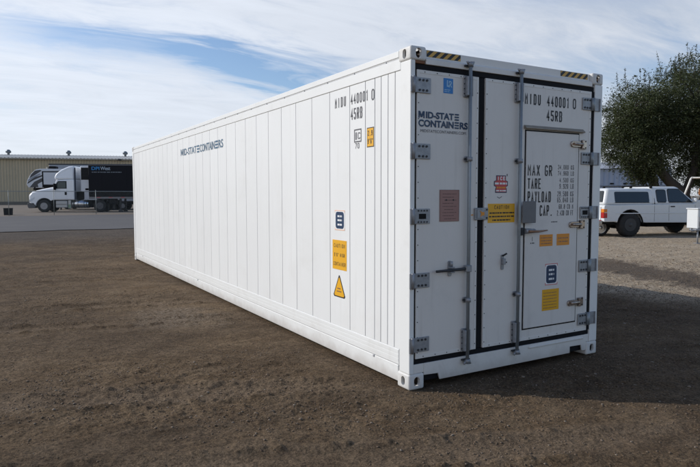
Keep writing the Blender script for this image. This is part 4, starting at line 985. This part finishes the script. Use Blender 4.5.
# trailer (rests on the tractor's fifth wheel)
sp0 = TO+td*3.52
tr = thing('box_semi_trailer', 'black box semi trailer with refrigeration unit hitched behind the white truck', 'trailer', sp0, TH)
TL = 12.2
g = G(); g.box(0, TL, -.06, 2.54, 1.66, 3.80, TRAILERBLACK, .02); g.build('body', tr)
g = G()
for k in range(1, 12): g.box(k*1.0-.012, k*1.0+.012, -.066, -.0605, 1.70, 3.72, TRAILERBLACK)
g.build('panel_joint', tr)
g = G(); g.box(-.03, TL+.02, -.075, 2.55, 3.801, 3.86, mat('trailer_rail', (.16, .16, .17), .4, .3, var=.15), .01); g.build('top_rail', tr)
g = G(); g.box(.0, TL, -.07, -.0, 1.30, 1.64, BLACK, .01); g.box(.0, TL, -.085, -.01, 1.08, 1.24, mat('skirt_grey', (.22, .21, .21), .5, .2, var=.2), .01); g.box(.0, TL, .0, 2.48, 1.2, 1.655, BLACK)
for k in range(12): g.box(.6+k*.95, .9+k*.95, -.089, -.0855, 1.17, 1.22, REDV)
g.build('side_rail', tr)
g = G(); g.box(-.72, -.02, .30, 2.2, 1.66, 3.76, mat('reefer_white', (.74, .75, .77), .35, var=.05), .05); RE = g.build('refrigeration_unit', tr)
g = G(); g.box(-.66, -.05, .284, .299, 2.64, 3.62, BLACK, .006)
for k in range(7): g.box(-.62, -.09, .270, .2835, 2.74+k*.12, 2.78+k*.12, DARKSTEEL, .004)
g.build('grille', RE)
g = G(); g.box(-.36, -.10, .284, .299, 1.78, 1.94, BLACK, .006); g.build('hatch', RE)
BLUEL = mat('blue_print', (.02, .22, .50), .4); PALEL = mat('pale_print', (.46, .55, .63), .5); DULLL = mat('dull_print', (.13, .15, .17), .5)
TF = lambda s, z, d: Vector((s, -.067-d, z))
g = G(); font_text(g, TF, 'DPI', .26, .88, 3.42, 3.70, BLUEL, .002, .03); font_text(g, TF, 'West', .95, 1.72, 3.42, 3.71, PALEL, .002, .01); scribble(g, TF, .27, 2.6, 3.21, .085, DULLL, .002, 4); g.build('lettering', tr)
for y in (.35, 2.13):
    g = G(); g.box(2.30, 2.46, y-.07, y+.07, .55, 1.2, DARKSTEEL, .01); g.box(2.33, 2.43, y-.05, y+.05, .12, .56, DARKSTEEL, .01); g.box(2.22, 2.54, y-.14, y+.14, .0, .12, DARKSTEEL, .02); g.build('landing_gear', tr)
g = G(); g.box(1.45, 2.15, .1, .5, .62, 1.08, BLACK, .04); g.cyl((1.3, .3, .93), (2.1, .3, .93), .14, DARKSTEEL, 12); g.build('tool_box', tr)
for s in (9.6, 10.9):
    for y, sd in ((.17, -1), (2.31, 1)): wheel(tr, (s, y, .50), .50, .30, rim=DW, side=sd)

# ------------------------------------------------------------------ caravan (fifth wheel) behind the truck
RO = TO+tn*7
rv = thing('travel_trailer', 'white fifth wheel camper with black swoosh nose behind the semi truck', 'camper', RO, TH)
CAMP = mat('camper_white', (.58, .61, .65), .35, var=.05, coat=.3); GREYC = mat('camper_grey', (.22, .25, .30), .4, var=.1)
g = G(); pr = [(-3.60, 2.06), (-3.78, 2.36), (-3.70, 2.78), (-3.38, 3.32), (-3.0, 3.69), (-2.6, 3.80), (7.0, 3.80), (7.0, .8), (-.9, .8), (-1.0, 1.9), (-1.3, 2.02)]
g.poly([(s, 0, z) for s, z in pr], (0, 2.4, 0), CAMP, .06); g.build('body', rv)
STRIPE = mat('camper_stripe', (.030, .035, .045), .35, var=.2, coat=.3)
def decal(pts, mt, name, d=.0): 
    g = G(); g.poly([(s, -.004-d, z) for s, z in pts], (0, .003, 0), mt); return g.build(name, rv)
decal([(-3.36, 3.26), (-3.02, 3.62), (-2.55, 3.70), (-2.42, 3.62), (-2.9, 3.30), (-3.5, 2.92)], STRIPE, 'nose_cap')
decal([(-3.70, 2.40), (-3.62, 2.62), (-3.0, 3.05), (-2.3, 3.26), (-1.7, 3.18), (-2.4, 3.10), (-3.1, 2.78)], STRIPE, 'swoosh')
decal([(-3.5, 2.10), (-3.1, 2.60), (-2.5, 2.92), (-2.35, 2.95), (-2.35, 2.66), (-2.8, 2.4), (-2.75, 2.12)], STRIPE, 'swoosh', .001)
decal([(-3.62, 2.78), (-3.1, 3.14), (-2.6, 3.36), (-2.5, 3.30), (-3.1, 2.98), (-3.66, 2.66)], GREYC, 'swoosh', .002)
g = G(); g.box(-2.40, -2.28, -.035, -.001, 2.10, 3.58, BLACK, .01); g.box(-2.2795, 2.5, -.035, -.001, 3.48, 3.58, BLACK, .01); g.box(-2.2795, 2.5, -.035, -.001, 2.05, 2.36, BLACK, .01); g.box(-2.279, 2.5, -.028, -.001, 2.361, 3.479, CAMP); g.build('slide_out', rv)
g = G(); g.box(-2.10, -1.45, .7, 1.6, 3.80, 4.08, BLACK, .08); g.box(-2.30, -2.12, .8, 1.4, 3.80, 3.98, mat('beige_plastic', (.45, .41, .34), .5), .05); g.build('roof_air_conditioner', rv)
g = G(); g.box(-3.3, -1.2, .3, 2.1, 1.85, 2.06, BLACK, .03); g.box(-.8, 6.9, .1, 2.3, .55, .82, BLACK, .02); 
for y in (.5, 1.9): g.box(-1.5, -1.38, y-.06, y+.06, .0, 1.9, DARKSTEEL)
g.build('chassis', rv)
for s in (3.6, 4.6):
    wheel(rv, (s, .15, .38), .38, .24); wheel(rv, (s, 2.25, .38), .38, .24, side=1)
RO2 = TO+tn*11+td*-3.1
rv2 = thing('camper_van', 'tall grey box camper showing its flat roof above the white camper', 'camper', RO2, TH)
g = G(); g.box(0, 8, 0, 2.4, .9, 4.42, mat('camper_bluegrey', (.30, .33, .38), .4, var=.08), .06); g.build('body', rv2)
g = G(); g.box(-.04, 8.04, -.05, 2.45, 4.36, 4.47, DARKSTEEL, .02); g.build('roof_trim', rv2)
g = G(); g.box(1.2, 2.4, -.02, -.001, 2.4, 3.2, GLASS, .01); g.box(4.2, 5.6, -.02, -.001, 2.4, 3.2, GLASS, .01); g.build('window', rv2)
for s in (1.6, 6.2): wheel(rv2, (s, .15, .45), .45, .26); wheel(rv2, (s, 2.25, .45), .45, .26, side=1)
g = G(); g.box(.2, 7.8, .2, 2.2, .5, .9, BLACK); g.build('chassis', rv2)

# ------------------------------------------------------------------ metal building behind
BH = math.atan2(-5.6, 18.3); BO = Vector((.5, 98.4, .27))
bd = thing('metal_building', 'long olive tan corrugated metal warehouse with ridge vents behind the trucks', 'building', BO, BH)
WALLM = mat('olive_siding', (.50, .415, .275), .6, var=.10, scale=.15, dirt=.25, dirtcol=(.15, .135, .10))
ROOFM = mat('roof_sheet', (.62, .59, .53), .5, .2, var=.14, scale=.3, dirt=.35, dirtcol=(.36, .31, .26))
BX0, BX1, EAVE, RIDGE, BD = -42.0, 46.0, 6.95, 8.2, 24.0
def corrugated(x0, x1, y, z0, z1, y2, mt, pitch=.40, dep=.05):
    pts = []; x = x0
    while x < x1: pts += [(x, 0), (x+pitch*.60, 0), (x+pitch*.70, -dep), (x+pitch*.90, -dep), (x+pitch, 0)]; x += pitch
    Vv = np.array([(a, y+b, z0) for a, b in pts]+[(a, y2+b, z1) for a, b in pts]); n = len(pts); i = np.arange(n-1)
    return Vv, np.stack([i, i+1, i+1+n, i+n], -1)
Vv, Ff = corrugated(BX0, BX1, 0, 0, EAVE, 0, WALLM); np_mesh('wall', Vv, Ff, WALLM, bd)
Vv, Ff = corrugated(BX0-.3, BX1+.3, 0, EAVE, RIDGE, BD/2, ROOFM, .9, .0)
nrm = Vector((0, -(RIDGE-EAVE), BD/2)).normalized()
pts = []; x = BX0-.3
while x < BX1+.3: pts += [(x, 0), (x+.30, 0), (x+.36, .06), (x+.44, .06), (x+.5, 0)]; x += .5
A0 = [(a, -.25, EAVE+.05+b) for a, b in pts]; A1 = [(a, BD/2, RIDGE+b) for a, b in pts]; A2 = [(a, BD+.25, EAVE+.05+b) for a, b in pts]
n = len(pts); i = np.arange(n-1); q = np.stack([i, i+1, i+1+n, i+n], -1)
np_mesh('roof', np.array(A0+A1+A2), np.concatenate([q, q+n]), ROOFM, bd)
g = G(); g.box(BX0-.3, BX1+.3, -.42, -.26, EAVE-.16, EAVE+.03, mat('gutter', (.33, .30, .24), .5, var=.1), .02); g.build('gutter', bd)
g = G(); g.poly([(BX0, 0, 0), (BX0, BD, 0), (BX0, BD, EAVE), (BX0, BD/2, RIDGE-.03), (BX0, 0, EAVE)], (.05, 0, 0), WALLM); g.poly([(BX1, 0, 0), (BX1, BD, 0), (BX1, BD, EAVE), (BX1, BD/2, RIDGE-.03), (BX1, 0, EAVE)], (.05, 0, 0), WALLM); g.box(BX0, BX1, BD-.05, BD, 0, EAVE, WALLM); g.build('end_wall', bd)
g = G(); g.box(BX0, BX1, -.09, -.055, 0, .45, mat('plinth', (.16, .145, .12), .8, var=.2)); g.build('plinth', bd)
g = G(); g.box(13.0, 13.5, -.55, -.43, EAVE-.2, EAVE+.05, DARKSTEEL); g.build('wall_lamp', bd)
VM = mat('vent_grey', (.20, .23, .26), .5, .5, var=.2)
def ridge_vent(x):
    g = G(); y = BD/2-1.6; z = RIDGE-.2
    g.lathe([(.19, -.4), (.19, .34), (.28, .38), (.40, .56), (.40, .66), (.30, .82), (.16, .92), (.0, .95)], VM, 'z', 16, c=(x, y, z))
    for k in range(16):
        a = 2*math.pi*k/16; g.box(.28, .41, -.012, .012, .42, .70, VM, M=Matrix.Translation((x, y, z)) @ Matrix.Rotation(a, 4, 'Z'))
    g.build('roof_ventilator', bd)
for x in (-5.5, 3.7, 12.7, 21.9, 31.1, -14.7): ridge_vent(x)

# pale shed beyond the trees
sh = thing('pale_shed', 'pale blue grey metal shed half hidden behind the dark tree', 'building', (49.5, 37.6, .28), math.atan2(-.80, .60)+.22)
SHM = mat('pale_siding', (.34, .38, .46), .55, var=.08, scale=.3, dirt=.2, dirtcol=(.26, .28, .33))
Vv, Ff = corrugated(-9, 8.2, 0, 0, 4.05, 0, SHM, .5, .04); np_mesh('wall', Vv, Ff, SHM, sh)
g = G(); g.poly([(-9.2, -.3, 4.06), (-9.2, 6, 5.0), (-9.2, 12.3, 4.06)], (17.6, 0, 0), mat('shed_roof', (.33, .35, .40), .5, var=.1)); g.build('roof', sh)
g = G(); g.box(-9, -8.95, 0.05, 12, 0, 4.05, SHM); g.box(8.15, 8.2, .05, 12, 0, 4.05, SHM); g.box(-9, 8.2, 11.95, 12, 0, 4.05, SHM); g.build('end_wall', sh)
g = G(); g.box(-9, 8.2, -.10, -.045, 2.22, 2.30, mat('trim_dark', (.14, .16, .20), .5)); g.build('trim', sh)
for x in (2.6, 3.9, 4.5):
    g = G(); g.box(x, x+.38, -.10, -.05, 2.44, 2.58, BLACK, .01); g.build('window', sh)

# black bin and the chain link fence by the road
bn = thing('black_bin', 'square black bin standing on the yard edge by the fence', 'bin', (-2.88, 43.6, T(0, 43.6)), rad(-6))
g = G(); g.loft([[(.02, .02, 0), (.52, .02, 0), (.52, .52, 0), (.02, .52, 0)], [(0, 0, .46), (.54, 0, .46), (.54, .54, .46), (0, .54, .46)]], BLACK, bev=.02); g.build('body', bn)
g = G(); g.box(-.015, .555, -.015, .555, .462, .50, BLACK, .012); g.build('lid', bn)
FO = Vector((-2.56, 42.0, .28)); FH = math.atan2(.35, 5.5)
fn = thing('chain_link_fence', 'thin grey chain link fence running along the far side of the road', 'fence', FO, FH)
FM = mat('fence_steel', (.30, .32, .31), .5, .5, var=.2)
for k in range(-9, 12):
    g = G(); g.cyl((k*2.74, 0, 0), (k*2.74, 0, 1.72), .019, FM, 8); g.cyl((k*2.74, 0, 1.72), (k*2.74, 0, 1.76), .028, FM, 8, .01); g.build('post', fn)
g = G(); g.cyl((-9*2.74, 0, 1.66), (11*2.74, 0, 1.66), .021, FM, 8); g.build('top_rail', fn)
x0, x1, zb, zt, pch, wr = -9*2.74, 11*2.74, .05, 1.64, .085, .0016
S0 = np.arange(x0, x1-1.6, pch); n = len(S0)
def wires(sg):
    a = np.stack([S0 if sg > 0 else S0+1.59, 0*S0+.04, 0*S0+zb], -1); b = np.stack([S0+1.59 if sg > 0 else S0, 0*S0+.04, 0*S0+zt], -1)
    o = np.array([[0, wr, 0], [wr, -wr*.5, 0], [-wr, -wr*.5, 0]])*1.6
    Vv = np.concatenate([(a[:, None]+o[None]), (b[:, None]+o[None])], 1).reshape(-1, 3)
    Ff = np.array([(0, 1, 4, 3), (1, 2, 5, 4), (2, 0, 3, 5)]); return Vv, (Ff[None]+6*np.arange(n)[:, None, None]).reshape(-1, 4)
v1, f1 = wires(1); v2, f2 = wires(-1); np_mesh('wire_mesh', np.concatenate([v1, v2+[0, .006, 0]]), np.concatenate([f1, f2+len(v1)]), FM, fn, kind='stuff')

# ------------------------------------------------------------------ trees
lm = bpy.data.materials.new('leaf'); lm.use_nodes = True; t = NT(lm); p = t.n['Principled BSDF']
at = t.new('ShaderNodeAttribute', attribute_name='tone').outputs['Fac']
c = t.mix(t.ramp(at, 0, 1), (.021, .030, .011), (.086, .102, .044))
t.l.new(c, p.inputs['Base Color']); p.inputs['Roughness'].default_value = .5; p.inputs['Specular IOR Level'].default_value = .35
tl_ = t.new('ShaderNodeBsdfTranslucent'); t.l.new(t.mix(1.0, c, (.9, 1.0, .45), 'MULTIPLY'), tl_.inputs[0])
ms = t.new('ShaderNodeMixShader'); ms.inputs[0].default_value = .22; t.l.new(p.outputs[0], ms.inputs[1]); t.l.new(tl_.outputs[0], ms.inputs[2])
t.l.new(ms.outputs[0], t.n['Material Output'].inputs['Surface'])
def tree(label, base, trunks, crowns, nclump, leaves, seed, lsize=(.055, .10), shoots=60, holes=()):
    rg = np.random.default_rng(seed); base = np.array(base, float)
    tr_ = thing('tree', label, 'tree', tuple(base), 0, 'trees behind the white pickup')
    cl = []
    for (c, r, w) in crowns:
        c, r = np.array(c), np.array(r); k = int(nclump*w)
        d = rg.normal(size=(k, 3)); d /= np.linalg.norm(d, axis=1)[:, None]
        rad_ = rg.random(k)**.40
        lump = 1+1.6*fbm(d[:, 0]*2.2+c[0], d[:, 1]*2.2+d[:, 2]*1.9, seed, 3)
        cl.append(c+d*r*(rad_*lump)[:, None])
    cl = np.concatenate(cl)
    keep = np.ones(len(cl), bool)
    for (hc, hr) in holes: keep &= np.linalg.norm((cl-np.array(hc))/np.array(hr), axis=1) > 1
    cl = cl[keep]; cl = cl[cl[:, 2] > 1.9]
    ends = []
    for pts, r0, r1 in trunks:
        g = G(); m_ = []
        for a, b in zip(pts, pts[1:]):
            for k in range(4): m_.append(Vector(a).lerp(Vector(b), k/4)+Vector(rg.normal(0, .035, 3)))
        m_.append(Vector(pts[-1])); nn = len(m_)
        g.tube(m_, [r0+(r1-r0)*i/(nn-1)+(.10 if i == 0 else 0) for i in range(nn)], BARK, 10); ends += m_[nn//2:]; g.build('trunk' if pts[0][2] == 0 else 'limb', tr_)
    g = G()
    for k in rg.choice(len(cl), min(len(cl), 95), replace=False):
        q = Vector(cl[k]); s = min(ends, key=lambda e: (e-q).length+rg.uniform(0, .8)); mid = s.lerp(q, .5)+Vector(rg.normal(0, .22, 3))+Vector((0, 0, .15))
        L_ = (q-s).length; r = .025+.014*L_
        g.tube([s, s.lerp(mid, .5)+Vector(rg.normal(0, .06, 3)), mid, mid.lerp(q, .55)+Vector(rg.normal(0, .08, 3)), q], [r, r*.85, r*.6, r*.35, .010], BARK, 6)
    top = cl[rg.choice(len(cl), len(cl))]
    sh_ = []
    for k in np.argsort(-(cl[:, 2]+rg.normal(0, .5, len(cl))))[:shoots]:
        q = Vector(cl[k]); e = q+Vector((rg.normal(0, .18), rg.normal(0, .18), rg.uniform(.45, .95))); g.tube([q, q.lerp(e, .5)+Vector(rg.normal(0, .04, 3)), e], [.012, .009, .004], BARK, 5)
        for i in range(26):
            kk = rg.random()**.8; sh_.append(np.array(q.lerp(e, kk))+rg.normal(0, .05*(1.3-kk), 3))
    for k in np.argsort(cl[:, 2]+rg.normal(0, .35, len(cl)))[:shoots]:
        q = Vector(cl[k]); e = q+Vector((rg.normal(0, .15), rg.normal(0, .15), -rg.uniform(.35, .95))); g.tube([q, q.lerp(e, .5)+Vector(rg.normal(0, .04, 3)), e], [.010, .007, .003], BARK, 5)
        for i in range(45):
            kk = rg.random(); sh_.append(np.array(q.lerp(e, kk))+rg.normal(0, .09*(1.2-kk), 3))
    g.build('branches', tr_, 'stuff')
    n = leaves; ci = rg.integers(0, len(cl), n)
    sp_ = rg.normal(size=(n, 3))*np.array([.21, .21, .15])*(.6+.8*rg.random(len(cl)))[ci][:, None]
    pos = np.concatenate([cl[ci]+sp_, np.array(sh_)]); tone = np.concatenate([(.5*rg.random(len(cl))+.25+1.1*fbm(cl[:, 0]*.8, cl[:, 1]*.8+cl[:, 2], seed+40, 2))[ci], rg.random(len(sh_))])*.7+.3*rg.random(len(pos)); tone = np.clip(tone, 0, 1)
    n = len(pos); a = rg.normal(size=(n, 3)); a[:, 2] *= .7; a /= np.linalg.norm(a, axis=1)[:, None]; b = np.cross(a, rg.normal(size=(n, 3))); b /= np.linalg.norm(b, axis=1)[:, None]
    ln = (lsize[0]*.7+(lsize[1]*1.15-lsize[0]*.7)*rg.random(n)**1.3)[:, None]; wd = ln*rg.uniform(.28, .42, n)[:, None]; nn_ = np.cross(a, b)*ln*.12
    Vv = np.stack([pos-a*ln*.5, pos+b*wd*.5+nn_, pos+a*ln*.5, pos-b*wd*.5+nn_], 1).reshape(-1, 3)
    Ff = np.arange(4*n).reshape(-1, 4)
    np_mesh('crown', Vv, Ff, lm, tr_, attr=tone)
    return tr_
tree('big dark leafy tree leaning over the pickup roof', (26.4, 13.4, .28),
     [([(.5, -.3, 0), (.15, 0, 1.3), (-.55, .6, 2.4), (-.9, .9, 3.3), (-1.0, 1.0, 4.6)], .30, .16), ([(-.55, .9, 0), (-.7, .95, 1.6), (-.75, 1.0, 2.8)], .26, .18), ([(.15, 0, 1.3), (.7, -.2, 2.6), (1.1, -.1, 4.2), (1.0, .0, 5.4)], .20, .09), ([(-.9, .9, 3.3), (-1.9, 1.6, 4.2), (-2.6, 1.8, 5.0)], .15, .06)],
     [((.9, .1, 5.1), (3.3, 3.3, 2.35), 1.0), ((-2.1, 1.5, 3.9), (1.8, 1.9, 1.5), .42), ((-1.5, 1.3, 5.3), (2.1, 2.1, 1.7), .45), ((-1.6, 1.0, 2.7), (.9, 1.0, .7), .10)], 1000, 128000, 3, lsize=(.07, .13), shoots=80,
     holes=[((.15+.84*k, .3+.54*k, 3.05), (.46, .46, .42)) for k in (-3, -2, -1, 0, 1, 2, 3)]+[((-2.6+.84*k, 2.2+.54*k, 2.75), (.5, .5, .30)) for k in (-3, -2, -1, 0, 1, 2, 3)])
tree('second dark tree standing behind the forklift at the right', (30.4, 13.3, .28),
     [([(0, 0, 0), (.1, .1, 1.8), (-.1, .3, 3.6), (0, .2, 5.5)], .30, .12), ([(.1, .1, 1.8), (-1.0, .5, 3.4), (-1.6, .7, 4.6)], .17, .07)],
     [((-.4, .2, 5.6), (3.6, 3.4, 3.2), 1.0), ((-1.5, .0, 2.7), (2.2, 2.0, 1.3), .25), ((.4, .4, 2.7), (2.4, 2.2, 1.3), .30)], 1200, 125000, 9, lsize=(.08, .14), shoots=60)
tree('low dark tree at the back filling the space below the other crowns', (41.5, 16.5, .28),
     [([(0, 0, 0), (.1, .0, 1.5), (0, .2, 3.5)], .22, .10)],
     [((0, 0, 3.0), (3.6, 2.8, 2.0), 1.0)], 650, 65000, 14, lsize=(.10, .17), shoots=20)
